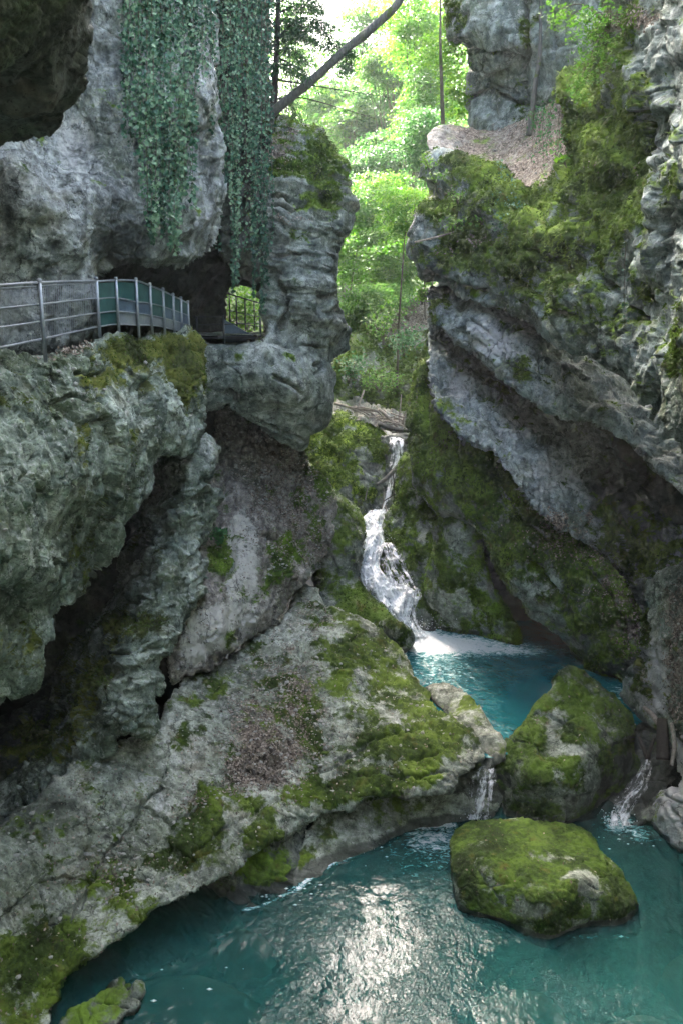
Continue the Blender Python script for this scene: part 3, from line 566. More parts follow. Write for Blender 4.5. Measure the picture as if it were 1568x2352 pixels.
# ------------------------------------------------------------------ right side
relief('cliff', [(1025, -500), (1022, -300), (1018, 0), (1019, 60), (1032, 98), (1064, 112), (1070, 150), (1078, 182), (1073, 215), (1072, 262), (1086, 302), (1140, 318), (1230, 310), (1340, 260), (1460, 150), (1500, -500)],
    [(1030, 40, 30.6), (1045, 88, 30.2), (1075, 118, 31), (1100, 60, 29.6), (1190, 128, 29.0), (1190, 150, 29.7), (1110, 120, 29.9), (1110, 200, 30.6), (1190, 200, 29.9), (1110, 230, 31), (1120, 280, 30.4), (1200, 270, 29.4), (1280, 200, 28), (1280, 0, 28.2), (1100, -800, 27), (1450, -800, 23), (1450, 100, 25), (1195, 0, 29)],
    MAT['blue'], seed=30, w=26, curl=1.2, skirt=5, back=True, D=dict(lo=(.12, .5), facet3=(.16, 1.8), facet=(.05, .6), strata=(.05, 1.4, (.1, 0, 1)), fine=(.010, 7)),
    carve=[([(1062, 110), (1110, 118), (1195, 138)], 5, .4), ([(1078, 222), (1130, 212), (1190, 236)], 5, .35), ([(1110, 150), (1118, 210)], 4, .15), ([(1205, -20), (1208, 140), (1200, 290)], 8, .4), ([(1190, 235), (1250, 240), (1290, 210)], 4, .25), ([(1255, -20), (1270, 130)], 6, .3)],
    moss=[(1200, 120, 22, 160, .45), (1040, 30, 30, 60, .5), (1250, 60, 30, 60, .3)], pale=[(1120, 120, 60, 120, .22)], litter=[(1150, 300, 120, 20, .3)], key='farcliff')
relief('litter_ledge', [(980, 312), (1005, 292), (1032, 283), (1085, 296), (1140, 296), (1200, 280), (1270, 235), (1340, 190), (1420, 280), (1320, 440), (1240, 440), (1150, 405), (1080, 378), (1012, 356), (985, 345)],
    [(1000, 320, 28.3), (1080, 320, 28.9), (1150, 310, 29), (1100, 380, 26.9), (1240, 425, 24.2), (1280, 260, 26.3), (1180, 350, 27.2), (1380, 300, 23)],
    MAT['soil'], seed=31, w=14, curl=1.2, skirt=3, sdir=(.2, 1, -.6), D=dict(lo=(.12, .7), ridge=(.05, 1.6), fine=(.02, 8)), litter0=.55, litter=[(1000, 320, 50, 30, -.7)], moss=[(1080, 380, 40, 20, .3)], key='litterledge')
relief('cliff', [(972, 360), (990, 350), (1030, 352), (1080, 362), (1150, 392), (1240, 425), (1295, 360), (1300, 220), (1330, 150), (1380, 90), (1410, 0), (1420, -500), (1950, -500), (1950, 1260), (1568, 1000), (1500, 925), (1450, 893), (1390, 852), (1330, 812), (1280, 792), (1200, 742), (1110, 692), (1040, 662), (1000, 645), (962, 625), (948, 585), (949, 548), (962, 515), (972, 450), (975, 400)],
    [(985, 380, 27.6), (960, 580, 27), (1000, 480, 26.2), (985, 430, 27.8), (1100, 450, 25.1), (1060, 530, 25.6), (1100, 600, 25), (1000, 625, 26.5), (1200, 500, 23.2), (1200, 640, 22.9), (1200, 715, 22.8), (1300, 450, 21.1), (1350, 300, 20.3), (1400, 600, 18.8), (1400, 830, 18.4), (1330, 780, 19.8), (1300, 650, 20.4), (1500, 300, 16.8), (1450, 100, 18.2), (1568, 100, 15.7), (1500, 600, 16.8), (1568, 500, 15.2), (1560, 900, 15.2), (1500, 800, 16.2), (1750, 500, 12), (1850, 1100, 11), (1470, -700, 15.5), (1850, -700, 10), (1240, 445, 23.6), (1300, 380, 22.3), (1100, 400, 26.0), (1340, 720, 19.4), (1440, 740, 18.0), (1380, 150, 20.2), (1420, 220, 18.3), (1430, 420, 18.0), (1470, 500, 17.0)],
    MAT['blue'], seed=32, w=34, curl=1.4, skirt=4, sdir=(.35, 1, .25), D=dict(warp=(.35, .5), lo=(.22, .42), ridge=(.08, 1.3), strata=(.20, 1.0, BED), facet=(.14, .9), facet2=(.05, .3), lumps=(.07, .9), pits=(.10, .6, .25), fine=(.016, 8)), back=True,
    carve=[([(1408, 732)], 16, .6), ([(1470, 730)], 10, .35), ([(1200, 465)], 22, .7), ([(985, 445)], 18, .7), ([(995, 625), (1050, 650), (1110, 670)], 10, .4), ([(1225, 575), (1290, 600), (1330, 650)], 8, .4), ([(1310, 470), (1320, 560)], 9, .35), ([(1135, 440), (1140, 520), (1120, 580)], 8, .3), ([(1480, 120), (1475, 300), (1480, 480)], 8, .25), ([(1240, 480), (1262, 540), (1250, 600)], 8, .35), ([(1380, 640), (1440, 690), (1500, 760)], 8, .3), ([(1040, 400), (1045, 470), (1030, 510)], 8, .3), ([(1180, 640), (1260, 700), (1340, 740)], 6, .3), ([(1530, 300), (1525, 450), (1535, 600)], 8, .25), ([(1400, 250), (1440, 262), (1480, 255)], 9, .3)],
    moss=[(1300, 250, 90, 120, .6), (1420, 400, 90, 130, .65), (1330, 330, 110, 70, .55), (1100, 400, 80, 40, .7), (1010, 470, 50, 30, .6), (1200, 440, 80, 70, .4), (1420, 480, 80, 60, .4), (1370, 130, 60, 100, .5), (1440, 60, 30, 60, .5), (1180, 600, 90, 70, .3), (1300, 560, 120, 60, .2), (1490, 620, 60, 120, .15), (1060, 540, 60, 40, .3), (1400, 770, 80, 60, .25), (1560, 420, 25, 50, .5), (1300, 680, 90, 50, .2), (1440, 230, 40, 100, .45), (1120, 500, 170, 100, .34), (1040, 590, 90, 50, .3), (1250, 620, 160, 80, .25), (1330, 500, 90, 160, .28), (1500, 700, 60, 120, .2)], moss0=.12,
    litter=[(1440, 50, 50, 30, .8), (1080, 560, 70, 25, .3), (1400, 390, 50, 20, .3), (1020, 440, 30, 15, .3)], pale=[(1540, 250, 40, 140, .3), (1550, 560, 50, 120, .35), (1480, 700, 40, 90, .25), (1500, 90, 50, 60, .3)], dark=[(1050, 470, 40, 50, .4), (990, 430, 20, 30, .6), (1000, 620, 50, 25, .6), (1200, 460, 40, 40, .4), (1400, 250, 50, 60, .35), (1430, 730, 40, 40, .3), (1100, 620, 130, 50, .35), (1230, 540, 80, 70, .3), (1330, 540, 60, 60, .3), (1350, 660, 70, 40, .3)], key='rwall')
relief('cliff', [(1600, 560), (1562, 690), (1555, 745), (1530, 795), (1517, 865), (1511, 935), (1530, 965), (1572, 990), (1700, 1080), (1950, 1200), (1950, 400), (1700, 450)],
    [(1550, 800, 13.9), (1525, 930, 14.2), (1600, 900, 13), (1700, 700, 12), (1700, 1000, 11.8), (1850, 800, 10.5), (1600, 650, 13.2)],
    MAT['karst'], seed=33, w=30, curl=1.3, skirt=3, D=dict(lo=(.18, .7), ridge=(.12, 1.4), facet=(.12, .5), fine=(.02, 8)), moss=[(1545, 800, 30, 90, .6)], moss0=.1, key='rlobe')
relief('rock_layer', [(980, 655), (1040, 648), (1110, 670), (1200, 715), (1290, 765), (1400, 820), (1500, 870), (1720, 980), (1720, 1290), (1500, 1062), (1420, 1004), (1330, 962), (1240, 932), (1180, 893), (1120, 842), (1060, 803), (1010, 775), (985, 725)],
    [(1000, 700, 26.9), (1100, 740, 25.0), (1060, 780, 25.7), (1200, 820, 23.9), (1300, 880, 22.9), (1400, 950, 22.4), (1500, 1000, 22), (1130, 830, 24.6), (1250, 920, 23.2), (1650, 1150, 19), (1100, 680, 27.2), (1060, 665, 27.6), (1200, 730, 26.6), (1300, 785, 26.2), (1450, 880, 25.2), (1120, 715, 25.5), (1230, 790, 24.1), (1350, 955, 22.6), (1650, 1000, 21.5)],
    MAT['bluepale'], seed=34, w=22, curl=1.4, skirt=4, back=True, D=dict(warp=(.2, .6), lo=(.13, .5), facet3=(.10, 1.1), facet=(.09, .5), facet2=(.04, .2), strata=(.10, 1.5, BED), fine=(.012, 8)),
    carve=[([(1080, 735), (1160, 790), (1250, 830), (1340, 890)], 5, .2), ([(1130, 700), (1230, 760), (1330, 830)], 5, .2), ([(1160, 760), (1155, 830)], 4, .15), ([(1240, 800), (1235, 900)], 4, .15), ([(1300, 850), (1295, 930)], 4, .15)],
    pale=[(1110, 770, 60, 60, .6), (1200, 800, 80, 50, .5), (1270, 880, 70, 40, .5)], moss=[(1200, 850, 50, 50, .45), (1000, 720, 30, 40, .4), (1130, 850, 30, 30, .2)], dark=[(1400, 930, 120, 80, .5), (1330, 830, 70, 50, .2), (1180, 725, 80, 20, .3)], key='layer')  # dark blobs put shade from the overhang into the colour
relief('rock_layer', [(985, 745), (1060, 775), (1180, 860), (1330, 930), (1500, 1030), (1720, 1180), (1720, 1640), (1520, 1520), (1460, 1380), (1400, 1290), (1250, 1190), (1130, 1040), (1050, 1000), (1000, 930), (980, 840)],
    [(1030, 850, 27.2), (1100, 900, 26.6), (1200, 980, 25.9), (1300, 1080, 25.1), (1400, 1180, 24.7), (1100, 830, 28.3), (1250, 945, 27.8), (1400, 1030, 27.6), (1150, 925, 26.3), (1290, 1020, 25.6), (1480, 1150, 26.8), (1500, 1350, 25.5), (1650, 1300, 24.5), (1400, 1280, 24.3), (1000, 790, 28.2), (1330, 985, 27.7), (1180, 890, 28.1)],
    MAT['bluepale'], seed=35, w=18, curl=1.2, skirt=4, back=True, D=dict(warp=(.2, .7), lo=(.12, .6), facet3=(.16, .9), facet=(.12, .4), facet2=(.05, .18), fine=(.012, 8)),
    pale=[(1060, 880, 50, 60, .65), (1190, 980, 70, 50, .6), (1260, 1090, 70, 70, .55), (1340, 1110, 50, 60, .4)], moss=[(1030, 960, 60, 50, .3), (1160, 900, 70, 30, .3), (1440, 1260, 90, 90, .6), (1380, 1180, 60, 60, .3), (1540, 1350, 60, 140, .4)], dark=[(1450, 1100, 120, 130, .7), (1300, 990, 120, 40, .3), (1540, 1300, 90, 160, .6), (1400, 1150, 80, 80, .3)], litter=[(1300, 1200, 60, 30, .4)], key='lowlayer')  # dark blobs put the deep shade of the cave into the colour
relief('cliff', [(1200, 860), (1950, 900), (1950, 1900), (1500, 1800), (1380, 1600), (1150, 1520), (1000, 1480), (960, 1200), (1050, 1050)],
    [(1300, 1000, 29), (1800, 1200, 24), (1400, 1400, 27.5), (1100, 1400, 29), (1500, 1700, 24), (1000, 1250, 30.5), (1800, 1700, 21)], MAT['dark'], step=4, seed=36, w=20, skirt=3, D=dict(lo=(.3, .5), ridge=(.12, 1.2), fine=(.03, 6)), dark0=.2, moss0=.1, key='cave')  # cave shade put into the dark colour
relief('mossy_bulge', [(940, 870), (960, 838), (988, 822), (1008, 850), (1015, 905), (1042, 962), (1075, 948), (1112, 943), (1180, 958), (1217, 1020), (1240, 1088), (1265, 1150), (1305, 1220), (1365, 1270), (1425, 1330), (1472, 1420), (1484, 1500), (1482, 1560), (1435, 1590), (1385, 1572), (1335, 1542), (1288, 1455), (1230, 1405), (1165, 1345), (1128, 1262), (1090, 1212), (1040, 1195), (1003, 1182), (965, 1130), (948, 1080), (934, 1020), (938, 930)],
    [(985, 870, 28.2), (965, 930, 28), (960, 1040, 27.6), (1010, 1020, 26.7), (1080, 1010, 25.8), (1180, 1030, 25.3), (1150, 970, 26.2), (1230, 1120, 25), (1050, 1130, 25.8), (1150, 1180, 25.0), (1120, 1100, 25.2), (1300, 1300, 23.7), (1400, 1400, 22.9), (1200, 1290, 24.5), (1200, 1350, 24.5), (1270, 1400, 23.9), (1350, 1480, 23.5), (1330, 1530, 24.1), (1435, 1570, 22.7), (1460, 1480, 22.5), (1030, 1180, 26.5), (1290, 1230, 24.3), (1380, 1340, 23.3), (1420, 1500, 22.6), (1380, 1555, 23.4)],
    MAT['greenmoss'], seed=37, w=30, curl=1.4, skirt=4, sdir=(.2, 1, 0), D=dict(warp=(.3, .6), lo=(.20, .55), facet=(.10, .8), lumps=(.07, .5), ridge=(.04, 1.6), fine=(.016, 9)), back=True,
    carve=[([(1035, 1010), (1060, 1080), (1050, 1150)], 8, .3), ([(1150, 1130), (1200, 1200), (1260, 1240)], 7, .25), ([(1215, 1290), (1290, 1380), (1330, 1450)], 9, .35), ([(1330, 1290), (1400, 1370), (1440, 1450)], 7, .25), ([(975, 880), (985, 980), (975, 1060)], 8, .3)],
    moss0=.42, moss=[(1120, 1050, 130, 120, .5), (980, 950, 50, 130, .45), (1240, 1230, 120, 70, .25), (1180, 1290, 60, 70, .25), (1380, 1420, 90, 120, .2)], litter=[(1290, 1215, 60, 30, .6), (1350, 1285, 80, 25, .6), (1440, 1430, 45, 90, .6), (1250, 1250, 60, 16, .5), (1030, 1020, 40, 20, .35), (1400, 1350, 50, 30, .5)], pale=[(1275, 1340, 30, 25, .6), (1420, 1400, 40, 60, .3)], dark=[(1440, 1560, 60, 40, .5), (1380, 1520, 60, 40, .3)], key='mbulge')
relief('mossy_bulge', [(1000, 1195), (1040, 1175), (1075, 1180), (1102, 1222), (1112, 1300), (1142, 1370), (1188, 1440), (1200, 1490), (1172, 1502), (1100, 1482), (1020, 1468), (988, 1442), (974, 1380), (982, 1310), (1000, 1250)],
    [(1050, 1220, 26.4), (1090, 1260, 26.2), (1030, 1320, 26.2), (1100, 1380, 26.0), (1060, 1450, 26.4), (1170, 1470, 25.6), (990, 1400, 26.9), (1000, 1300, 26.8)],
    MAT['greenmoss'], seed=38, w=36, curl=1.3, skirt=3, D=dict(lo=(.15, .6), facet=(.05, .8), lumps=(.06, .6), fine=(.012, 8)), moss0=.48, moss=[(1040, 1310, 60, 60, .15)], pale=[(1160, 1470, 30, 30, .7), (1040, 1220, 40, 40, .2)], dark=[(1050, 1470, 120, 14, .5)], key='mbulge2')
relief('rock_rib', [(928, 1040), (945, 1060), (972, 1125), (1003, 1185), (1004, 1262), (986, 1322), (982, 1372), (955, 1362), (905, 1348), (868, 1312), (884, 1230), (903, 1150), (918, 1090)],
    [(940, 1100, 29.9), (950, 1250, 28.7), (890, 1300, 29), (985, 1210, 28.4), (960, 1340, 28), (925, 1180, 29.6)],
    MAT['greenmoss'], seed=39, w=26, curl=1.6, skirt=3, D=dict(lo=(.14, .7), lumps=(.12, .5), strata=(.07, 2.2, (1, .3, .1)), facet=(.06, .5), fine=(.014, 8)), moss0=.5, pale=[(910, 1280, 40, 50, .4)], dark=[(900, 1310, 40, 40, .2)], key='rib')
relief('wet_rock', [(918, 1372), (940, 1358), (978, 1360), (995, 1400), (1000, 1440), (1020, 1470), (960, 1468), (925, 1430)],
    [(950, 1390, 27.2), (990, 1440, 26.8), (940, 1440, 26.9)], MAT['wet'], seed=40, w=18, curl=1.3, skirt=1.5, D=dict(lo=(.08, 1), facet=(.06, .4), fine=(.01, 9)), moss=[(970, 1380, 30, 25, .5)], key='wetrock')
relief('rock_bank', [(1470, 1345), (1500, 1325), (1568, 1290), (1950, 1150), (1950, 1850), (1568, 1705), (1490, 1695), (1442, 1640), (1428, 1595), (1452, 1545), (1480, 1450)],
    [(1485, 1400, 21.6), (1455, 1600, 21.2), (1540, 1500, 19.6), (1568, 1650, 18.6), (1500, 1660, 20), (1750, 1500, 15.5), (1520, 1360, 21), (1850, 1300, 14.5)],
    MAT['karst'], seed=41, w=24, curl=1.2, skirt=3, D=dict(warp=(.2, .8), lo=(.16, .6), facet=(.12, .4), ridge=(.08, 1.5), fine=(.02, 9)), moss=[(1480, 1500, 20, 140, .5), (1500, 1600, 40, 60, .2)], litter=[(1560, 1500, 35, 200, .55)], pale=[(1500, 1560, 50, 120, .8)], key='rbank')
relief('rock_bank', [(1525, 1700), (1568, 1640), (1700, 1600), (1950, 1500), (1950, 2400), (1640, 2060), (1568, 1985), (1532, 1935), (1496, 1892), (1486, 1852), (1512, 1812), (1560, 1800), (1540, 1740)],
    [(1520, 1850, 18), (1568, 1965, 17), (1550, 1740, 18.6), (1540, 1900, 17.4), (1700, 1900, 14.8), (1850, 2200, 12.5), (1700, 1700, 15.5)],
    MAT['slab'], seed=42, w=18, curl=1.2, skirt=3, D=dict(lo=(.12, .7), facet=(.10, .45), ridge=(.05, 1.6), fine=(.014, 9)), pale0=1.0, moss=[(1510, 1880, 18, 60, .4)], carve=[([(1560, 1790), (1545, 1850), (1568, 1920)], 5, .15), ([(1530, 1830), (1568, 1845)], 5, .12)], key='rbank2')
relief('rock_bank', [(1440, 1690), (1500, 1680), (1560, 1690), (1560, 1780), (1520, 1820), (1500, 1870), (1450, 1910), (1380, 1910), (1360, 1860), (1400, 1800), (1440, 1780)],
    [(1500, 1700, 19.8), (1480, 1790, 19.2), (1440, 1860, 18.7), (1400, 1890, 18.5), (1540, 1760, 18.9)],
    MAT['wet'], seed=43, w=12, skirt=2, D=dict(lo=(.10, .9), facet=(.12, .4), fine=(.014, 9)), moss0=-.1, key='fallrock')

# ------------------------------------------------------------------ stream head: banks behind
relief('mossy_bank', [(770, 830), (800, 800), (830, 760), (900, 720), (960, 690), (1050, 700), (1050, 1020), (940, 1000), (900, 960), (850, 930), (790, 935), (768, 890)],
    [(800, 830, 38), (830, 920, 37), (900, 740, 42), (960, 720, 42), (900, 860, 38.5), (940, 950, 36), (1000, 900, 36), (860, 800, 40)],
    MAT['mossy'], seed=44, w=16, curl=1.2, skirt=6, D=dict(lo=(.3, .35), lumps=(.2, .9), fine=(.03, 5)), moss0=.45, litter=[(930, 730, 70, 50, 1.0), (860, 760, 40, 20, .6)], moss=[(930, 730, 70, 50, -.7)], dark=[(780, 880, 25, 60, .4)], key='mbank')
relief('gravel_bar', [(740, 905), (800, 905), (860, 930), (960, 960), (960, 1004), (900, 990), (820, 968), (745, 955)],
    [(760, 920, 36.5), (800, 950, 35), (930, 1000, 33.6), (930, 960, 35.5)], MAT['wet'], seed=45, w=10, skirt=2, D=dict(lo=(.14, 1), facet=(.16, .35), fine=(.02, 8)), pale=[(780, 920, 30, 14, .5)], litter=[(860, 960, 70, 25, .4)], dark=[(910, 995, 60, 20, .8)], key='gravel')
relief('wet_rock', [(870, 1000), (950, 1000), (950, 1100), (930, 1200), (860, 1215), (850, 1150), (875, 1080)],
    [(900, 1010, 33.4), (930, 1010, 33.4), (905, 1060, 33.1), (880, 1150, 32.2), (930, 1180, 32)], MAT['wet'], seed=46, w=10, skirt=2, D=dict(lo=(.08, 1), facet=(.1, .5), fine=(.012, 8)), dark0=.4, key='fallback')

# ------------------------------------------------------------------ unseen walls added out of the frame to shade the gorge
def wall(name, rows, mat, nu=70, nv=36, seed=0, amp=.9):
    r = np.array([spline(q, nu) for q in rows]); g = np.array([spline(r[:, i], nv) for i in range(nu)])
    n = np.cross(np.gradient(g, axis=0), np.gradient(g, axis=1)); n /= np.linalg.norm(n, axis=2)[..., None] + 1e-9
    v = g.reshape(-1, 3); v = v + n.reshape(-1, 3) * (amp * fbm(v * .25, 4, seed) + amp * .4 * ridged(v * .8, 3, seed + 9))[:, None]
    k = np.arange(nu * nv).reshape(nu, nv)
    f = np.stack([k[:-1, :-1], k[:-1, 1:], k[1:, 1:], k[1:, :-1]], -1).reshape(-1, 4)
    z = np.zeros(len(v)); return mesh_obj(name, v, f, mat, attrs=dict(moss=z + .2, litter=z, pale=z, dark=z), kind='structure')
wall('offscreen_shade_wall', [[(-6, -16, -13), (-7, -8, -13), (-9, 4, -13), (-13, 13, -13)], [(-5.5, -16, -2), (-6, -8, -2), (-8.5, 4, -2), (-12, 13, -2)],
                    [(-3.5, -16, 3.2), (-3, -8, 3.2), (-3.0, 2, 3.2), (-4.0, 6.5, 3.6)], [(-3.0, -16, 7), (-1.8, -8, 7), (-1.2, 3, 7), (-2.2, 11, 7)], [(-4, -16, 13), (-3, -8, 13), (-2.6, 6, 13), (-4.8, 16, 13)], [(-8, -16, 20), (-8, -8, 20), (-10, 8, 20), (-11, 20, 20)]], MAT['grey'], seed=61, amp=.5)
wall('offscreen_shade_wall', [[(-9.5, 14, 10), (-9, 18, 10.5), (-7.5, 21, 11.5), (-5.5, 24, 12), (-5, 27, 12)], [(-10, 14, 15), (-9, 18, 15), (-8, 22, 15), (-6, 25, 15), (-5.5, 28, 15)], [(-12, 14, 20), (-11, 18, 20), (-9, 23, 20), (-7, 26, 20), (-7, 29, 20)], [(-15, 14, 24), (-14, 18, 24), (-11, 23, 24), (-9, 27, 24), (-10, 31, 24)]], MAT['grey'], seed=62)
wall('offscreen_shade_wall', [[(6, -16, -13), (6, -8, -13), (6.5, 4, -13), (8.5, 12, -13)], [(5.5, -16, -2), (5, -8, -2), (5.6, 3, -2), (8, 11, -2)],
                    [(4.5, -16, 4), (4, -8, 4), (4.6, 3, 4), (7.5, 10, 5)], [(5, -16, 8), (4.5, -8, 8), (5.5, 5, 8), (8.5, 12, 9)], [(9, -16, 12), (9, -8, 12), (9, 8, 12), (13, 20, 12)]], MAT['grey'], seed=63, amp=.5)
wall('offscreen_shade_wall', [[(-8, -14, -13), (-3, -15, -13), (3, -15, -13), (8, -14, -13)], [(-8, -13, 0), (-3, -13.5, 0), (3, -13.5, 0), (8, -13, 0)], [(-8, -13, 14), (-3, -12, 14), (3, -12, 14), (8, -13, 14)]], MAT['grey'], seed=64)
wall('offscreen_shade_wall', [[(-8, 26, -6), (-8.5, 36, -6), (-9, 46, -6), (-10, 60, -6)], [(-8, 26, 8), (-8.5, 36, 8), (-9, 46, 8), (-10, 60, 8)], [(-8, 26, 22), (-8.3, 36, 22), (-8.8, 46, 22), (-9.8, 60, 22)], [(-9, 26, 37), (-9, 36, 37), (-9.5, 46, 44), (-10, 60, 44)]], MAT['grey'], seed=65)  # added tall wall, hidden behind the cliff, blocks direct sun
wall('offscreen_shade_wall', [[(9, 9, 10), (10, 14, 11), (11, 20, 12), (12, 27, 12)], [(9.5, 9, 15), (10.5, 14, 15), (11.5, 20, 16), (12, 28, 17)], [(11, 9, 19), (12, 14, 19), (13, 20, 20), (13, 29, 22)]], MAT['grey'], seed=66)
wall('offscreen_shade_wall', [[(15, -18, -14), (15, 0, -14), (15, 18, -14), (14, 36, -14)], [(15, -18, 0), (15, 0, 0), (15, 18, 0), (14, 36, 0)], [(14, -18, 14), (14, 0, 14), (14, 18, 14), (15, 34, 16)]], MAT['grey'], seed=67)
wall('offscreen_shade_wall', [[(-17, -18, -14), (-17, 0, -14), (-16, 15, -14), (-14, 33, -14)], [(-17, -18, 2), (-17, 0, 2), (-16, 15, 2), (-14, 33, 2)], [(-16, -18, 22), (-16, 0, 22), (-16, 15, 22), (-14, 33, 22)]], MAT['grey'], seed=68)
wall('offscreen_shade_wall', [[(6.2, 6, 7), (6, 11, 8), (5.8, 18, 8.6)], [(9, 6, 9), (9, 18, 9.5), (9.8, 34, 10)], [(16, 6, 10), (16, 20, 10), (16, 37, 10)]], MAT['grey'], seed=69, amp=.3)  # added unseen lid, keeps sky light from falling behind the right wall
# ------------------------------------------------------------------ boulders
def boulder(name, label, cat, outline, ctrl, mat, group=None, **kw):
    o = relief(name, outline, ctrl, mat, kind=None, **kw)
    del_ = o.pop('kind', None) if 'kind' in o.keys() else None
    return tag(o, label, cat, group)
boulder('mossy_boulder', 'low moss-covered boulder standing in the teal water of the near pool', 'boulder',
    [(1042, 1905), (1075, 1888), (1120, 1882), (1200, 1886), (1290, 1892), (1335, 1905), (1365, 1935), (1380, 1965), (1415, 2000), (1445, 2040), (1466, 2085), (1473, 2130), (1462, 2150), (1380, 2150), (1320, 2150), (1265, 2180), (1225, 2172), (1150, 2140), (1085, 2115), (1052, 2085), (1044, 2030), (1034, 1975), (1034, 1930)],
    [(1060, 1905, 17.0), (1200, 1898, 17.2), (1330, 1915, 17.1), (1050, 1960, 16.2), (1200, 1940, 16.3), (1350, 1960, 16.3), (1075, 1965, 15.9), (1180, 1985, 15.5), (1300, 1990, 15.5), (1400, 2030, 15.4), (1060, 2060, 15.3), (1120, 2000, 15.3), (1130, 2070, 15.0), (1230, 2060, 14.7), (1310, 2010, 15.0), (1220, 2160, 14.45), (1265, 2170, 14.4), (1350, 2090, 14.65), (1440, 2090, 15.0), (1465, 2140, 15.1), (1320, 2140, 14.65), (1160, 2130, 14.8), (1280, 2120, 14.35)],
    MAT['mossy'], seed=70, w=26, curl=1.1, closed=1.2, step=1.6, D=dict(warp=(.15, 1), lo=(.10, .8), facet=(.06, .7), fine=(.010, 11)), mossn=.40, moss0=.58, moss=[(1318, 2005, 30, 12, -.8), (1345, 2035, 22, 22, -.5), (1235, 2090, 50, 18, -.45), (1290, 1975, 40, 10, -.3)], pale=[(1305, 2000, 25, 20, .5)], dark=[(1130, 2125, 60, 20, .2)], key='boulder1', wob=2.5)
boulder('mossy_boulder', 'tall wedge-shaped mossy boulder dividing the two pools', 'boulder',
    [(1262, 1562), (1285, 1540), (1310, 1531), (1340, 1536), (1365, 1560), (1395, 1592), (1425, 1620), (1448, 1650), (1462, 1690), (1468, 1740), (1458, 1775), (1445, 1800), (1400, 1850), (1370, 1880), (1320, 1895), (1250, 1902), (1140, 1905), (1148, 1860), (1155, 1830), (1128, 1790), (1128, 1755), (1150, 1725), (1200, 1665), (1225, 1622), (1262, 1590)],
    [(1310, 1545, 20.6), (1280, 1580, 20.2), (1370, 1590, 20.4), (1235, 1640, 19.6), (1330, 1650, 19.4), (1430, 1650, 19.9), (1160, 1730, 19.0), (1260, 1720, 18.7), (1380, 1720, 18.8), (1455, 1730, 19.5), (1140, 1780, 18.8), (1220, 1790, 18.2), (1330, 1790, 18.1), (1400, 1790, 18.9), (1175, 1850, 18.5), (1260, 1850, 18.1), (1330, 1860, 18.2), (1160, 1900, 18.4), (1310, 1890, 18.2), (1430, 1800, 19.4), (1370, 1850, 18.9)],
    MAT['mossy'], seed=71, w=24, curl=1.2, closed=1.4, step=1.6, D=dict(warp=(.2, .9), lo=(.12, .7), facet=(.13, .8), fine=(.010, 11)), mossn=.42, moss0=.48, moss=[(1275, 1680, 22, 50, -.6), (1330, 1725, 55, 12, -.6), (1330, 1835, 40, 16, -.4), (1200, 1885, 60, 20, -.4), (1370, 1800, 30, 20, -.3), (1350, 1545, 12, 10, -.5)], pale=[(1280, 1700, 40, 40, .5), (1330, 1725, 40, 18, .5)], dark=[(1180, 1870, 60, 40, .3), (1420, 1800, 40, 60, .3)], key='boulder2', wob=3)
boulder('mossy_boulder', 'small round mossy boulder at the foot of the cascade beside the slab', 'boulder',
    [(866, 1440), (880, 1424), (905, 1420), (930, 1432), (950, 1452), (953, 1472), (940, 1495), (922, 1505), (895, 1492), (872, 1470)],
    [(880, 1440, 24.9), (910, 1450, 24.3), (945, 1465, 24.7), (920, 1498, 24.6), (875, 1465, 24.9)],
    MAT['mossy'], seed=72, w=30, curl=.9, closed=.9, step=1.4, D=dict(lo=(.05, 1.2), facet=(.04, .5), fine=(.010, 11)), moss0=.45, dark=[(920, 1500, 40, 16, .6)], moss=[(915, 1498, 40, 12, -.5)], key='boulder3', wob=2)
boulder('mossy_boulder', 'broad yellow-green mossy boulder beside the upper waterfall', 'boulder',
    [(697, 1030), (705, 1005), (735, 980), (760, 952), (800, 950), (850, 976), (888, 1006), (895, 1035), (880, 1060), (882, 1100), (862, 1130), (845, 1165), (845, 1195), (800, 1185), (755, 1130), (718, 1085), (698, 1062)],
    [(720, 1010, 33.4), (780, 960, 34.6), (860, 1000, 33.8), (800, 1020, 33), (880, 1030, 33.2), (780, 1060, 32.6), (720, 1060, 32.6), (850, 1060, 33), (760, 1100, 31.8), (800, 1110, 31.9), (840, 1100, 32.5), (830, 1170, 31.8)],
    MAT['brightmoss'], seed=73, w=26, curl=1.2, closed=2, D=dict(lo=(.15, .7), lumps=(.12, .5), facet=(.10, .7), fine=(.018, 8)), moss0=.55, moss=[(840, 1080, 40, 30, -.5), (800, 1150, 40, 40, -.3)], dark=[(830, 1070, 60, 22, .6)], key='boulder4', wob=4)

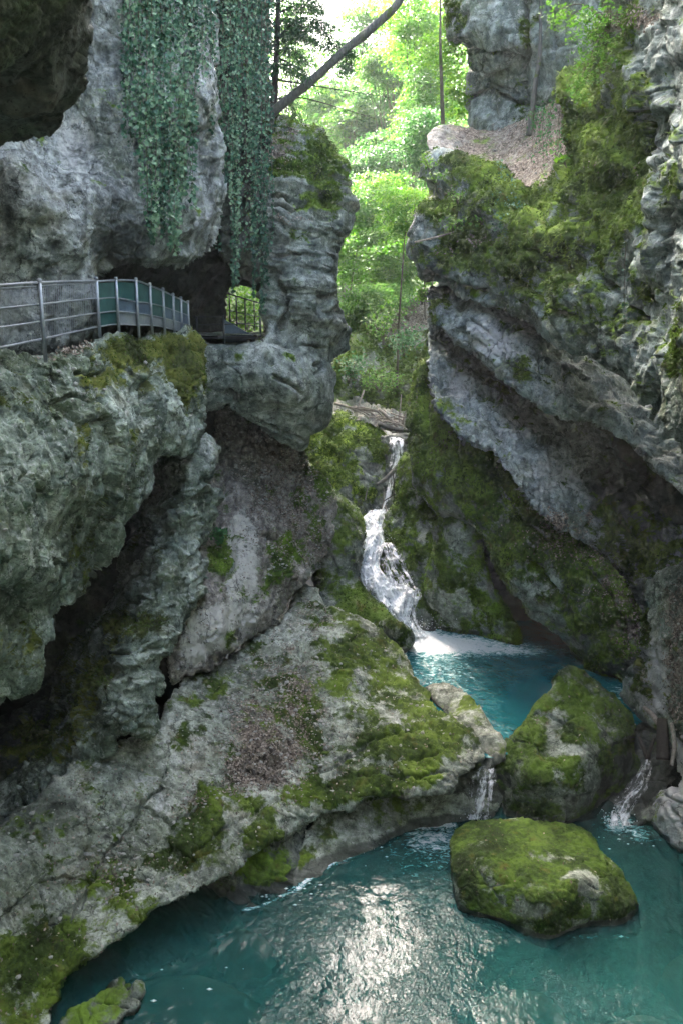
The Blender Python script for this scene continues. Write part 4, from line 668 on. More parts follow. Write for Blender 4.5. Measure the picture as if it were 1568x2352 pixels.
# ------------------------------------------------------------------ water
def water_mat(name, deep, clear=.18, wave=1.0, foamk=1.0):
    k = NT(name); pos = k.n('ShaderNodeNewGeometry').outputs['Position']
    pw = k.n('ShaderNodeVectorMath', {0: pos, 1: (1., .8, 1.)}, operation='MULTIPLY').outputs[0]
    a = k.noise(pw, 3.2, 2, .5, .6); b = k.noise(pw, 9.5, 3, .55, .9); c = k.noise(pw, .6, 3, .5)
    amp = k.math('ADD', k.smooth(c, .40, .60), .25)
    h = k.math('MULTIPLY', k.math('ADD', k.math('MULTIPLY', a, .8), k.math('MULTIPLY', b, .5)), amp)
    bp = k.n('ShaderNodeBump', {'Strength': wave, 'Distance': .055, 'Height': h})
    col = k.ramp(k.noise(pos, .35, 4, .6), (.3, tuple(.75 * v for v in deep)), (.7, tuple(1.2 * v for v in deep)))
    foam = k.math('MULTIPLY', k.attr('foam'), foamk)
    fn = k.noise(k.n('ShaderNodeVectorMath', {0: pos, 1: (1., 1.7, 1.)}, operation='MULTIPLY').outputs[0], 5., 7, .72, 1.2)
    ff = k.math('POWER', k.smooth(k.math('ADD', foam, k.math('MULTIPLY', k.math('SUBTRACT', fn, .5), 3.0)), .20, 1.15), 1.2)
    ff = k.math('MULTIPLY', ff, k.smooth(foam, .02, .15))
    col = k.mix(k.smooth(ff, .0, .45), col, (.20, .47, .48)); col = k.mix(k.smooth(ff, .35, .95), col, (.84, .89, .91))
    rough = k.math('MULTIPLY_ADD', ff, .5, .03)
    bs = k.n('ShaderNodeBsdfPrincipled', {'Base Color': col, 'Roughness': rough, 'IOR': 1.33, 'Normal': bp.outputs[0], 'Specular IOR Level': .8})
    tr = k.n('ShaderNodeBsdfTransparent', {'Color': (.55, .8, .78, 1)})
    f = k.math('MULTIPLY', k.math('SUBTRACT', 1., ff), clear)
    mx = k.n('ShaderNodeMixShader', {0: f, 1: bs.outputs[0], 2: tr.outputs[0]})
    return k.done(mx.outputs[0])
MAT['water'] = water_mat('pool_water', (.017, .095, .087), .22, .85)
MAT['water2'] = water_mat('upper_pool_water', (.005, .12, .135), .05, 1.0)
def sheet(name, xy0, xy1, z, step, mat, foam_fn, wave=.012, poly=None):
    xs = np.arange(xy0[0], xy1[0] + step, step); ys = np.arange(xy0[1], xy1[1] + step, step)
    X, Y = np.meshgrid(xs, ys); v = np.stack([X.ravel(), Y.ravel(), np.full(X.size, z)], -1)
    v[:, 2] += wave * fbm(v * 1.3, 3, 5)
    k = np.arange(X.size).reshape(X.shape)
    f = np.stack([k[:-1, :-1], k[:-1, 1:], k[1:, 1:], k[1:, :-1]], -1).reshape(-1, 4)
    if poly is not None:
        ins = inside(v[:, 0], v[:, 1], poly); f = f[ins[f].all(1)]
    return mesh_obj(name, v, f, mat, attrs=dict(foam=foam_fn(v)), kind='structure')
def blob(v, px, py, z, rx, ry):
    c = PZ(px, py, z); return np.exp(-(((v[:, 0] - c[0]) / rx) ** 2 + ((v[:, 1] - c[1]) / ry) ** 2))
def lineblob(v, pts, z, r):
    L = PZ([a for a, b in pts], [b for a, b in pts], z)[:, :2]; d = np.full(len(v), 9.)
    for a, b in zip(L[:-1], L[1:]):
        e = b - a; t = np.clip(((v[:, :2] - a) @ e) / (e @ e), 0, 1); d = np.minimum(d, np.linalg.norm(v[:, :2] - a - t[:, None] * e, axis=1))
    return np.exp(-(d / r) ** 2)
def foam_lower(v):
    f = .85 * lineblob(v, [(690, 2035), (740, 1992), (800, 1965), (860, 1935), (900, 1908), (960, 1897), (1040, 1893)], W0, .10)
    f += .75 * blob(v, 1000, 1925, W0, .7, .5) + .25 * blob(v, 980, 1980, W0, .9, .9)
    f += .8 * blob(v, 1420, 1893, W0, .45, .35) + .45 * blob(v, 1470, 1920, W0, .4, .3)
    f += .35 * lineblob(v, [(1310, 2152), (1470, 2150)], W0, .05) + .6 * lineblob(v, [(560, 2090), (600, 2080), (690, 2040)], W0, .06)
    return f
sheet('pool_water', (-9, 1), (11, 20.5), W0, .07, MAT['water'], foam_lower)
def foam_upper(v):
    return 1.1 * blob(v, 960, 1466, W1, 1.1, 1.1) + .95 * blob(v, 1060, 1478, W1, 1.8, .75) + .6 * blob(v, 1180, 1495, W1, 1.6, .5) + .45 * blob(v, 1010, 1540, W1, 1.2, 1.6) + .5 * blob(v, 1440, 1590, W1, .7, .6)
pl = PZ(*np.array([(800, 1400), (960, 1425), (1220, 1425), (1400, 1500), (1500, 1580), (1490, 1650), (1440, 1690), (1300, 1700), (1200, 1720), (1152, 1742), (1100, 1740), (1000, 1640), (900, 1520)], float).T, W1)[:, :2]
sheet('upper_pool', (-4, 17), (12, 31), W1, .07, MAT['water2'], foam_upper, poly=pl)
# pool bed, dimly seen through the water
v = []; n = 60
gx, gy = np.meshgrid(np.linspace(-10, 12, n), np.linspace(0, 22, n)); bed = np.stack([gx.ravel(), gy.ravel(), -14.2 + 0 * gx.ravel()], -1)
bed[:, 2] += .5 * fbm(bed * .5, 3, 3)
kk = np.arange(n * n).reshape(n, n); bf = np.stack([kk[:-1, :-1], kk[:-1, 1:], kk[1:, 1:], kk[1:, :-1]], -1).reshape(-1, 4)
zz = np.zeros(len(bed)); mesh_obj('stream_bed', bed, bf, MAT['wet'], attrs=dict(moss=zz - .5, litter=zz, pale=zz, dark=zz), kind='structure')
MAT['sunken'] = plain_mat('sunken_stone', (.40, .29, .19), .8, var=.3, scale=2.)
for (px, py, rx, ry, h, lab) in [(1270, 2365, 1.1, .5, .45, 'brown boulder lying under the water at the bottom edge, left of two'), (1480, 2330, .9, .45, .4, 'brown boulder lying under the water at the lower right corner'), (1200, 2275, .9, .5, .3, 'dim sunken boulder under the water below the low mossy boulder'), (1590, 2180, .5, .5, .5, 'brown sunken boulder at the right edge of the near pool'), (560, 2130, .55, .35, .42, 'tan stone shelving under the water at the foot of the slab'), (420, 2230, 1.3, .3, .35, 'long brown shelf of rock under the water in the shade of the slab')]:
    u_ = np.linspace(0, 2 * math.pi, 40, endpoint=False); w_ = np.linspace(.02, math.pi / 2, 12)
    U, Wv = np.meshgrid(u_, w_); q = np.stack([np.sin(Wv) * np.cos(U), np.sin(Wv) * np.sin(U), np.cos(Wv)], -1).reshape(-1, 3)
    q = q * (1 + np.array([1., 1., 0]) * (.42 * fbm(q * 1.5 + px, 4, 9))[:, None]); c = PZ(px, py, W0)
    lift = .07 if px == 560 else 0.
    q = c + np.array([0, 0, lift]) + q * np.array([rx, ry, h + .45]) + np.array([0, 0, -h - .36 + .0]) - np.array([0, 0, .24])
    k = np.arange(len(q)).reshape(12, 40); f = np.stack([k[:-1], np.roll(k, -1, 1)[:-1], np.roll(k, -1, 1)[1:], k[1:]], -1).reshape(-1, 4)
    tag(mesh_obj('sunken_rock', q, f, MAT['sunken']), lab, 'rock')

def fall_mat():
    k = NT('white_water'); u = k.attr('fu'); v_ = k.attr('fv'); op = k.attr('open')
    vec = k.n('ShaderNodeCombineXYZ', {0: u, 1: v_}).outputs[0]
    s1 = k.noise(k.n('ShaderNodeVectorMath', {0: vec, 1: (7., 1.1, 1)}, operation='MULTIPLY').outputs[0], 1., 7, .7, .5)
    s2 = k.noise(k.n('ShaderNodeNewGeometry').outputs['Position'], 7., 6, .7, .8)
    s = k.math('ADD', k.math('MULTIPLY', s1, .65), k.math('MULTIPLY', s2, .35))
    cov = k.smooth(k.math('SUBTRACT', s, op), .34, .50)
    col = k.mix(k.smooth(s, .36, .52), (.45, .56, .62), (.93, .95, .97))
    bp = k.n('ShaderNodeBump', {'Strength': .7, 'Distance': .08, 'Height': s})
    bs = k.n('ShaderNodeBsdfPrincipled', {'Base Color': col, 'Roughness': .35, 'Normal': bp.outputs[0], 'IOR': 1.33})
    tr = k.n('ShaderNodeBsdfTransparent', {})
    mx = k.n('ShaderNodeMixShader', {0: cov, 1: tr.outputs[0], 2: bs.outputs[0]})
    return k.done(mx.outputs[0])
MAT['fall'] = fall_mat()
def cascade(name, rows, nu=36, nv=130, amp=.05, thick=.12, opn=0., openfn=None):
    """rows: (px_left, px_right, py, Y) down the flow; an arched body of falling water"""
    L = spline([P(a, y, Y) for a, b, y, Y in rows], nv); R = spline([P(b, y, Y) for a, b, y, Y in rows], nv)
    u = np.linspace(0, 1, nu); g = L[:, None] * (1 - u[None, :, None]) + R[:, None] * u[None, :, None]
    arch = (np.sqrt(np.maximum(1 - (2 * u - 1) ** 2, 0)) * thick)[None, :, None]
    g = g + arch * np.array([0, -.6, .6])
    ln = np.concatenate([[0], np.cumsum(np.linalg.norm(np.diff((L + R) / 2, axis=0), axis=1))]); wd = np.linalg.norm(R - L, axis=1).mean()
    v = g.reshape(-1, 3); v = v + np.array([0, -1, .8]) * (amp * fbm(v * np.array([3, 1.6, 1.6]), 5, 31, gain=.62))[:, None]
    k = np.arange(nu * nv).reshape(nv, nu); f = np.stack([k[:-1, :-1], k[1:, :-1], k[1:, 1:], k[:-1, 1:]], -1).reshape(-1, 4)
    fu = np.tile(u * wd, nv); fv = np.repeat(ln, nu); uu = np.tile(np.abs(2 * u - 1), nv)
    op = opn + .10 * uu ** 3 + (openfn(fv / ln[-1], np.tile(u, nv)) if openfn else 0)
    return mesh_obj(name, v, f, MAT['fall'], attrs=dict(fu=fu, fv=fv, open=op), kind='structure')
cascade('waterfall', [(884, 928, 1006, 33.6), (890, 930, 1014, 33.2), (897, 927, 1030, 32.9), (895, 925, 1060, 32.7), (885, 918, 1090, 32.4), (878, 910, 1120, 32.1), (872, 905, 1150, 31.8), (862, 900, 1176, 31.5), (856, 900, 1188, 31.2)], openfn=lambda t, u: .12 * (t > .45) * (np.sin(u * 9) > 0), opn=.055)
C1 = [(846, 896, 1176, 31.8), (836, 896, 1186, 31.3), (832, 890, 1200, 30.7), (830, 888, 1222, 30.1), (826, 882, 1250, 29.3), (816, 872, 1290, 28.7), (818, 876, 1312, 28.3), (830, 905, 1335, 27.9), (842, 950, 1356, 27.5), (858, 952, 1376, 27.3), (876, 945, 1398, 27.0), (896, 940, 1422, 26.75), (908, 955, 1444, 26.5), (918, 975, 1468, 26.2)]
cascade('cascade', C1, nu=60, nv=220, amp=.12, thick=.24, opn=-.10)
cascade('cascade', [(a + 4, b - 8, y, Y - .12) for a, b, y, Y in C1], nu=60, nv=220, amp=.17, thick=.22, opn=-.01)
cascade('cascade', [(858, 905, 1250, 28.9), (858, 930, 1285, 28.3), (862, 950, 1315, 27.9), (880, 960, 1345, 27.5), (905, 968, 1360, 27.2), (930, 968, 1378, 26.95)], nu=50, nv=90, amp=.16, thick=.15, opn=.09)
cascade('cascade', [(925, 968, 1372, 27.0), (920, 958, 1400, 26.8), (922, 962, 1430, 26.55), (925, 985, 1468, 26.1)], nv=60, nu=30, amp=.10, thick=.12, opn=.06)
cascade('cascade', [(1092, 1140, 1752, 19.3), (1085, 1140, 1768, 18.75), (1074, 1140, 1800, 18.45), (1068, 1132, 1840, 18.3), (1064, 1122, 1885, 18.15)], amp=.07, thick=.16, opn=.085)
cascade('cascade', [(1470, 1500, 1745, 19.7), (1455, 1500, 1775, 19.2), (1430, 1490, 1810, 18.8), (1395, 1465, 1845, 18.5), (1385, 1450, 1875, 18.3), (1380, 1450, 1900, 18.05)], amp=.10, thick=.18, opn=.10)

# ------------------------------------------------------------------ ground beyond, for the woods
n = 90; gx, gy = np.meshgrid(np.linspace(-70, 70, n), np.linspace(36, 170, n))
xc = 2.5 + .10 * (gy - 36); dx = np.abs(gx - xc)
z = -5.2 + .08 * (gy - 36) + .75 * np.maximum(dx - 1.5, 0) ** 1.02 - .004 * np.maximum(dx - 1.5, 0) ** 2
g = np.stack([gx.ravel(), gy.ravel(), z.ravel()], -1); g[:, 2] += 1.0 * fbm(g * .12, 4, 4)
kk = np.arange(n * n).reshape(n, n); bf = np.stack([kk[:-1, :-1], kk[:-1, 1:], kk[1:, 1:], kk[1:, :-1]], -1).reshape(-1, 4)
zz = np.zeros(len(g)); mesh_obj('forest_floor', g, bf, MAT['mossy'], attrs=dict(moss=zz + .45, litter=zz + .15, pale=zz, dark=zz), kind='structure')
def ground_z(x, y):
    xc = 2.5 + .10 * (y - 36); d = max(abs(x - xc) - 1.5, 0); return -5.2 + .08 * (y - 36) + .75 * d ** 1.02 - .004 * d * d

# spray and flecks of foam
sp_c = []
for (px, py, Y, n, r) in [(955, 1455, 26.2, 260, .45), (885, 1345, 27.6, 160, .4), (865, 1240, 29.3, 90, .3), (1095, 1880, 18.2, 60, .15), (1415, 1885, 18.2, 90, .2), (880, 1180, 31.2, 60, .25)]:
    c = P(px, py, Y); sp_c.append(c + rng.normal(0, 1, (n, 3)) * np.array([r, r * .5, r * .35]) + np.array([0, 0, r * .3]))
sp_c = np.concatenate(sp_c); m_ = len(sp_c); rr_ = .012 * rng.uniform(.5, 1.6, (m_, 1, 1))
oc = np.array([(1, 0, 0), (-1, 0, 0), (0, 1, 0), (0, -1, 0), (0, 0, 1), (0, 0, -1)], float); of = np.array([(0, 2, 4), (2, 1, 4), (1, 3, 4), (3, 0, 4), (2, 0, 5), (1, 2, 5), (3, 1, 5), (0, 3, 5)])
MAT['spray'] = plain_mat('spray', (.85, .9, .92), .4, var=.05)
mesh_obj('spray', (sp_c[:, None] + oc[None] * rr_).reshape(-1, 3), (of[None] + 6 * np.arange(m_)[:, None, None]).reshape(-1, 3), MAT['spray'], kind='stuff')
fl = []
for (px, py, n, r) in [(700, 2040, 14, .3), (420, 2265, 6, .5), (850, 1960, 14, .5), (640, 2070, 8, .3), (1420, 1930, 14, .3), (1120, 2320, 5, .3)]:
    c = PZ(px, py, W0); fl.append(np.stack([c[0] + rng.normal(0, r, n), c[1] + rng.normal(0, r * .5, n), np.full(n, W0 + .022)], -1))
fl = np.concatenate(fl); m_ = len(fl); rr_ = .022 * rng.uniform(.3, 1.5, (m_, 1, 1)) ** 1.5
mesh_obj('foam_flecks', (fl[:, None] + oc[None] * rr_ * np.array([1.6, 1., .35])).reshape(-1, 3), (of[None] + 6 * np.arange(m_)[:, None, None]).reshape(-1, 3), MAT['spray'], kind='stuff')
# ------------------------------------------------------------------ path on the ledge
ep = [(-300, 10.5), (0, 13.95), (100, 14.7), (230, 16.7), (300, 18.4), (435, 21.3), (468, 24.0), (615, 24.6)]
edge = [(P(a, 800, Y)[0] - .05, Y + .15) for a, Y in ep]
pp_ = np.array([(-15, 9)] + edge + [(-2.2, 27.3), (-15, 27.3)])
xs = np.arange(-15, 0, .12); ys = np.arange(8, 33, .12); X, Yg = np.meshgrid(xs, ys)
v = np.stack([X.ravel(), Yg.ravel(), np.full(X.size, -1.13)], -1); v[:, 2] += .03 * fbm(v * 1.5, 4, 8) - .012 * np.maximum(v[:, 1] - 22, 0)
k = np.arange(X.size).reshape(X.shape); f = np.stack([k[:-1, :-1], k[:-1, 1:], k[1:, 1:], k[1:, :-1]], -1).reshape(-1, 4)
f = f[inside(v[:, 0], v[:, 1], pp_)[f].all(1)]; z = np.zeros(len(v))
mesh_obj('path', v, f, MAT['slab'], attrs=dict(moss=z - .5, litter=z - .5, pale=z + .4, dark=z), kind='structure')

# ------------------------------------------------------------------ leaves
def leaf_quads(c, s, nrm, wid=.62, droop=.0):
    n = len(c); nrm = nrm / (np.linalg.norm(nrm, axis=1)[:, None] + 1e-9)
    r = rng.normal(size=(n, 3)); a = np.cross(nrm, r); a /= np.linalg.norm(a, axis=1)[:, None] + 1e-9
    a[:, 2] -= droop; a /= np.linalg.norm(a, axis=1)[:, None]
    b = np.cross(nrm, a); b /= np.linalg.norm(b, axis=1)[:, None] + 1e-9
    s = np.asarray(s)[:, None] * np.ones((n, 1))
    v = np.stack([c - a * s * .5, c + b * s * wid * .5 + a * s * .05, c + a * s * .5 - nrm * s * .12, c - b * s * wid * .5 + a * s * .05], 1).reshape(-1, 3)
    return v, np.arange(4 * n).reshape(n, 4)
def rnd4(n, lo=0., hi=1., base=None):
    r = rng.uniform(lo, hi, n) if base is None else np.clip(base + rng.normal(0, .16, n), 0, 1)
    return np.repeat(r, 4)
LEAF = dict(
    beech=leaf_mat('beech_leaves', (.055, .15, .035), (.10, .23, .055), (.19, .32, .08), .55),
    lime=leaf_mat('yellow_green_leaves', (.08, .20, .03), (.14, .30, .04), (.24, .41, .07), .6),
    teal=leaf_mat('blue_green_leaves', (.035, .11, .045), (.065, .17, .065), (.12, .24, .08), .5, tcol=(1.1, 1.2, .7)),
    ivy=leaf_mat('ivy_leaves', (.015, .062, .036), (.06, .165, .10), (.22, .36, .22), .15, rough=.3, tcol=(1., 1.1, .5)),
    needle=leaf_mat('conifer_needles', (.02, .06, .03), (.04, .10, .045), (.07, .15, .06), .35),
    fresh=leaf_mat('fresh_leaves', (.05, .15, .02), (.10, .24, .03), (.18, .34, .05), .5),
    plant=leaf_mat('plant_leaves', (.03, .11, .04), (.05, .17, .06), (.09, .24, .09), .35),
    litter=leaf_mat('fallen_leaves', (.085, .065, .05), (.235, .19, .15), (.48, .42, .355), .05, rough=.7, tcol=(1, .7, .4)),
    moss=leaf_mat('moss_fronds', (.035, .062, .008), (.07, .125, .012), (.14, .21, .026), .3, rough=.8))
BARK = dict(grey=bark_mat('grey_bark', (.05, .05, .045), (.17, .17, .155), .35), dark=bark_mat('dark_bark', (.02, .017, .015), (.06, .05, .042)),
            brown=bark_mat('brown_bark', (.05, .042, .03), (.14, .12, .09), .3), bleached=bark_mat('bleached_wood', (.13, .11, .09), (.42, .38, .33)))

def crown_leaves(blobs, n, size, layered=.75, sp_r=.7, per=34):
    """blobs: (centre, radii); sprays of leaves in flat tiers with gaps between"""
    C_, N_, B_ = [], [], []
    tot = sum(r[0] * r[2] for _, r in blobs)
    for c, r in blobs:
        m = max(3, int(n * r[0] * r[2] / tot / per))
        d = rng.normal(size=(m, 3)); d /= np.linalg.norm(d, axis=1)[:, None]; rr = rng.uniform(.25, 1, m) ** .6
        sc_ = np.asarray(c) + d * rr[:, None] * np.asarray(r)
        tone = rng.uniform(.1, .9, m)
        for q, t in zip(sc_, tone):
            R = sp_r * rng.uniform(.6, 1.3); th = rng.uniform(0, 2 * math.pi, per); ra = R * np.sqrt(rng.uniform(0, 1, per))
            out = q - np.asarray(c); out[2] = 0; out = out / (np.linalg.norm(out) + .3)
            p = np.stack([q[0] + ra * np.cos(th), q[1] + ra * np.sin(th), q[2] + rng.normal(0, .06, per)], -1)
            p[:, 2] -= .30 * ((p - q) @ out) + .12 * ra ** 2
            nn = np.array([0, 0, 1.]) * layered + .35 * out + rng.normal(0, .42, (per, 3))
            C_.append(p); N_.append(nn); B_.append(np.full(per, t))
    c = np.concatenate(C_); v, f = leaf_quads(c, size * rng.uniform(.6, 1.25, len(c)), np.concatenate(N_), .6)
    return v, f, rnd4(len(c), base=np.concatenate(B_))
def tree(name, label, cat, base, top, blobs, n, size, mat, bark, tr=.16, group=None, limbs=True, **kw):
    t = tag(empty(name, tuple(base)), label, cat, group); b = np.asarray(base, float)
    tp = np.asarray(top, float); mid = (b + tp) / 2 + rng.normal(0, .04, 3) * np.linalg.norm(tp - b)
    path = spline([b, (b + mid) / 2, mid, tp], 24); parts = [tube(path, [tr * 1.25, tr, tr * .75, tr * .35], 8, .12, 3)]
    if limbs:
        for c, r in blobs:
            for q in range(4):
                h = rng.uniform(.35, .95); s0 = path[int(h * 23)]; e = np.asarray(c) + rng.normal(0, .45, 3) * np.asarray(r)
                m = (s0 + e) / 2 + np.array([0, 0, .12 * np.linalg.norm(e - s0)])
                parts.append(tube(spline([s0, m, e], 9), [tr * .35, tr * .2, tr * .08], 5))
    vv, ff = join(parts); mesh_obj('trunk', vv - b, ff, BARK[bark], t)
    v, f, r = crown_leaves(blobs, n, size, **kw); mesh_obj('crown', v - b, f, LEAF[mat], t, attrs=dict(rnd=r), smooth=False)
    return t
G_BACK = 'broad-leaved trees in the gap at the head of the gorge'
def back_tree(label, px, py, rpx, rpy, Y, mat, n, size, tp=None, base=None):
    near = Y < 46
    c = P(px, py, Y); rx = rpx * M(Y); rz = rpy * M(Y)
    bl = [(c, (rx, rx * .8, rz * .75))]
    for q in range(5):
        a = rng.uniform(-1, 1, 3); bl.append((c + a * np.array([rx * .7, rx * .6, rz * .75]), (rx * .5, rx * .5, rz * .32)))
    bx = c[0] + rng.uniform(-.6, .6); b = np.array([bx, Y + .4, ground_z(bx, Y + .4) - .4]) if base is None else np.asarray(base)
    if b[2] > c[2] - rz * .4: b[2] = c[2] - rz * 1.2
    tree('broadleaf_tree', label, 'tree', b, c + np.array([0, 0, rz * .6]), bl, n, size, mat, 'brown', tr=.05 if near else .10, group=G_BACK, limbs=not near)
BT = [
    ('pale sunlit tree behind the conifer at the left edge of the gap', 660, 150, 90, 170, 66, 'beech', 9000, .22),
    ('pale tree rising behind the leaning bare trunk near the sky', 775, 200, 80, 120, 70, 'beech', 9000, .22),
    ('pale treetop in the sky gap above the leaning bare trunk', 845, 75, 75, 80, 62, 'beech', 8000, .2),
    ('tall yellow-green tree to the left of the square cliff block, at the top edge', 950, 60, 75, 130, 47, 'lime', 12000, .16),
    ('blue-green tree in the middle of the gap below the leaning trunk', 880, 230, 90, 110, 56, 'teal', 13000, .19),
    ('green tree standing behind the slender vine-wrapped trunk', 985, 210, 60, 120, 44, 'beech', 11000, .15),
    ('green tree just above the mossy top of the rock pillar', 790, 320, 90, 80, 58, 'beech', 11000, .19),
    ('blue-green tree above the leaf-strewn ledge, centre of the gap', 900, 370, 95, 90, 50, 'teal', 13000, .17),
    ('hanging green tree left of the leaf-strewn ledge', 975, 320, 50, 90, 41, 'teal', 8000, .14),
    ('green tree beside the right shoulder of the rock pillar', 850, 460, 80, 75, 46, 'beech', 12000, .15),
    ('yellow-green sapling crown touching the mossy nose of the right wall', 935, 490, 50, 70, 37, 'lime', 8000, .12),
    ('bright tiered tree half hidden by the rock pillar', 825, 590, 75, 80, 44, 'fresh', 12000, .14),
    ('bright tiered tree between the pillar and the right wall, above the bare soil', 915, 610, 65, 80, 43, 'fresh', 11000, .14),
    ('low bright tree hugging the waist of the rock pillar', 815, 715, 50, 60, 42, 'fresh', 8000, .13),
    ('sunlit tree framed by the tunnel mouth', 570, 700, 70, 70, 47, 'lime', 12000, .16),
    ('small green tree high in the gap, left of the square cliff block', 905, 150, 60, 70, 52, 'beech', 9000, .17),
    ('green tree low in the gap beside the bare soil slope', 880, 690, 45, 45, 41, 'beech', 6000, .13),
    ('pale green tree above the pillar top, behind the thin bare twigs', 760, 260, 60, 60, 64, 'beech', 7000, .2),
    ('tree far down the valley at the left of the sky gap', 720, 270, 80, 80, 78, 'beech', 8000, .26),
]
for a in BT: back_tree(*a)
# far wood that reads as one mass on the slopes
fc, fn, fb = [], [], []
for q in range(2400):
    Y = rng.uniform(60, 120); x = rng.uniform(-.22, .30) * Y; xc = 2.5 + .1 * (Y - 36)
    zt = ground_z(x, Y); h = rng.uniform(1, 22)
    lim = (.13 if x < .0 * Y else .19 if x < .045 * Y else .30) * Y
    if zt + h > lim: h = max(.5, min(h, lim - zt))
    m = 60; p = np.stack([rng.normal(0, 1.3, m), rng.normal(0, 1.3, m), rng.normal(0, .7, m)], -1) + np.array([x, Y, zt + h])
    fc.append(p); fn.append(rng.normal(0, .6, (m, 3)) + np.array([0, 0, .8])); fb.append(np.full(m, rng.uniform(0, 1)))
fc = np.concatenate(fc); v, f = leaf_quads(fc, .42 * rng.uniform(.6, 1.3, len(fc)), np.concatenate(fn))
mesh_obj('distant_wood', v, f, LEAF['beech'], attrs=dict(rnd=rnd4(len(fc), base=np.concatenate(fb))), smooth=False, kind='stuff')

# slender trees on the ledge, right
b = P(1016, 285, 29.3); tree('slender_tree', 'slender vine-wrapped tree with yellow-green leaves at the tip of the leaf-strewn ledge', 'tree', b, P(1011, -60, 29.6),
    [(P(1045, 130, 31.6), (.55, .5, 1.5)), (P(1050, 240, 31.6), (.5, .4, .8)), (P(1035, 60, 31.9), (.4, .4, .8)), (P(985, 120, 31.5), (.5, .5, .6))], 5200, .11, 'lime', 'brown', tr=.055, limbs=False, sp_r=.35, per=20)
b = P(1213, 312, 27.4); tree('slender_tree', 'slender mossy grey tree standing against the square cliff block', 'tree', b, P(1238, -80, 27.4),
    [(P(1236, -120, 27.4), (1.2, 1, .7))], 1500, .12, 'fresh', 'grey', tr=.075, limbs=False, sp_r=.4, per=20)
# conifer and the leaning bare trunk on the pillar
t = tag(empty('conifer', V(630, 262, 27.0)), 'dark conifer with sparse drooping needles on top of the rock pillar', 'tree'); o0 = np.array(t.location)
path = spline([P(628, 272, 27.0), P(634, 150, 27.0), P(638, 60, 27.0), P(641, -120, 27.0)], 20)
mesh_obj('trunk', *[(lambda v, q, tr: (v - o0, [q, tr]))(*tube(path, [.12, .085, .075, .05], 9, .15))], BARK['dark'], t) if False else None
vv, q_, t_ = tube(path, [.12, .085, .075, .05], 9, .15); mesh_obj('trunk', vv - o0, [q_, t_], BARK['dark'], t)
nc, nnr, br = [], [], []
CB = [((641, 5), (705, -20), (745, 30), 1.), ((640, 30), (690, 10), (735, 22), 1.), ((638, 85), (700, 40), (770, 62), 1.), ((638, 88), (720, 62), (812, 125), 1.), ((637, 80), (690, 80), (760, 110), 1.), ((637, 120), (665, 110), (710, 145), .9), ((636, 150), (660, 150), (700, 175), .7),
      ((635, 183), (740, 200), (895, 224), .12), ((634, 228), (700, 226), (860, 272), .10), ((634, 130), (700, 165), (705, 190), .5), ((790, 115), (795, 140), (790, 165), 1.),
      ((640, 10), (610, 0), (580, 20), 1.), ((638, 60), (610, 50), (575, 70), .9), ((637, 100), (610, 95), (588, 120), 1.), ((636, 150), (612, 150), (590, 175), .9), ((633, 215), (610, 205), (596, 235), .7), ((631, 245), (665, 240), (700, 290), .6), ((630, 255), (650, 270), (690, 300), .4), ((640, 60), (660, 40), (690, 60), .9)]
for (a, m, e, dens) in CB:
    dy = rng.uniform(-.8, .8); p = spline([P(*a, 27), P(*m, 27 + dy * .5), P(*e, 27 + dy)], 40)
    br.append(tube(p[::3], [.03, .018, .006], 5))
    L = np.linalg.norm(np.diff(p, axis=0), axis=1).sum()
    for q in range(int(L * 420 * dens)):
        i = rng.integers(6, 40); side = rng.normal(0, .18, 3); side[2] = -abs(rng.normal(0, .17)); nc.append(p[i] + side * (1 - .4 * i / 40)); nnr.append(rng.normal(size=3))
vv, ff = join(br); mesh_obj('branches', vv - o0, ff, BARK['dark'], t)
nc = np.array(nc); v, f = leaf_quads(nc, rng.uniform(.12, .28, len(nc)), np.array(nnr), .11, droop=.8)
mesh_obj('needles', v - o0, f, LEAF['needle'], t, attrs=dict(rnd=rnd4(len(nc))), smooth=False)
path = spline([P(622, 262, 26.9), P(650, 238, 26.8), P(700, 198, 26.7), P(752, 153, 26.6), P(800, 108, 26.5), P(838, 78, 26.4), P(880, 42, 26.3), P(905, 18, 26.2), P(926, -12, 26.2)], 40)
v_, q_, t_ = tube(path, [.15, .12, .115, .12, .11, .10], 10, .18, 5)
tag(mesh_obj('fallen_trunk', v_, [q_, t_], BARK['grey']), 'bare grey trunk leaning out from the pillar top across the sky gap', 'tree trunk')

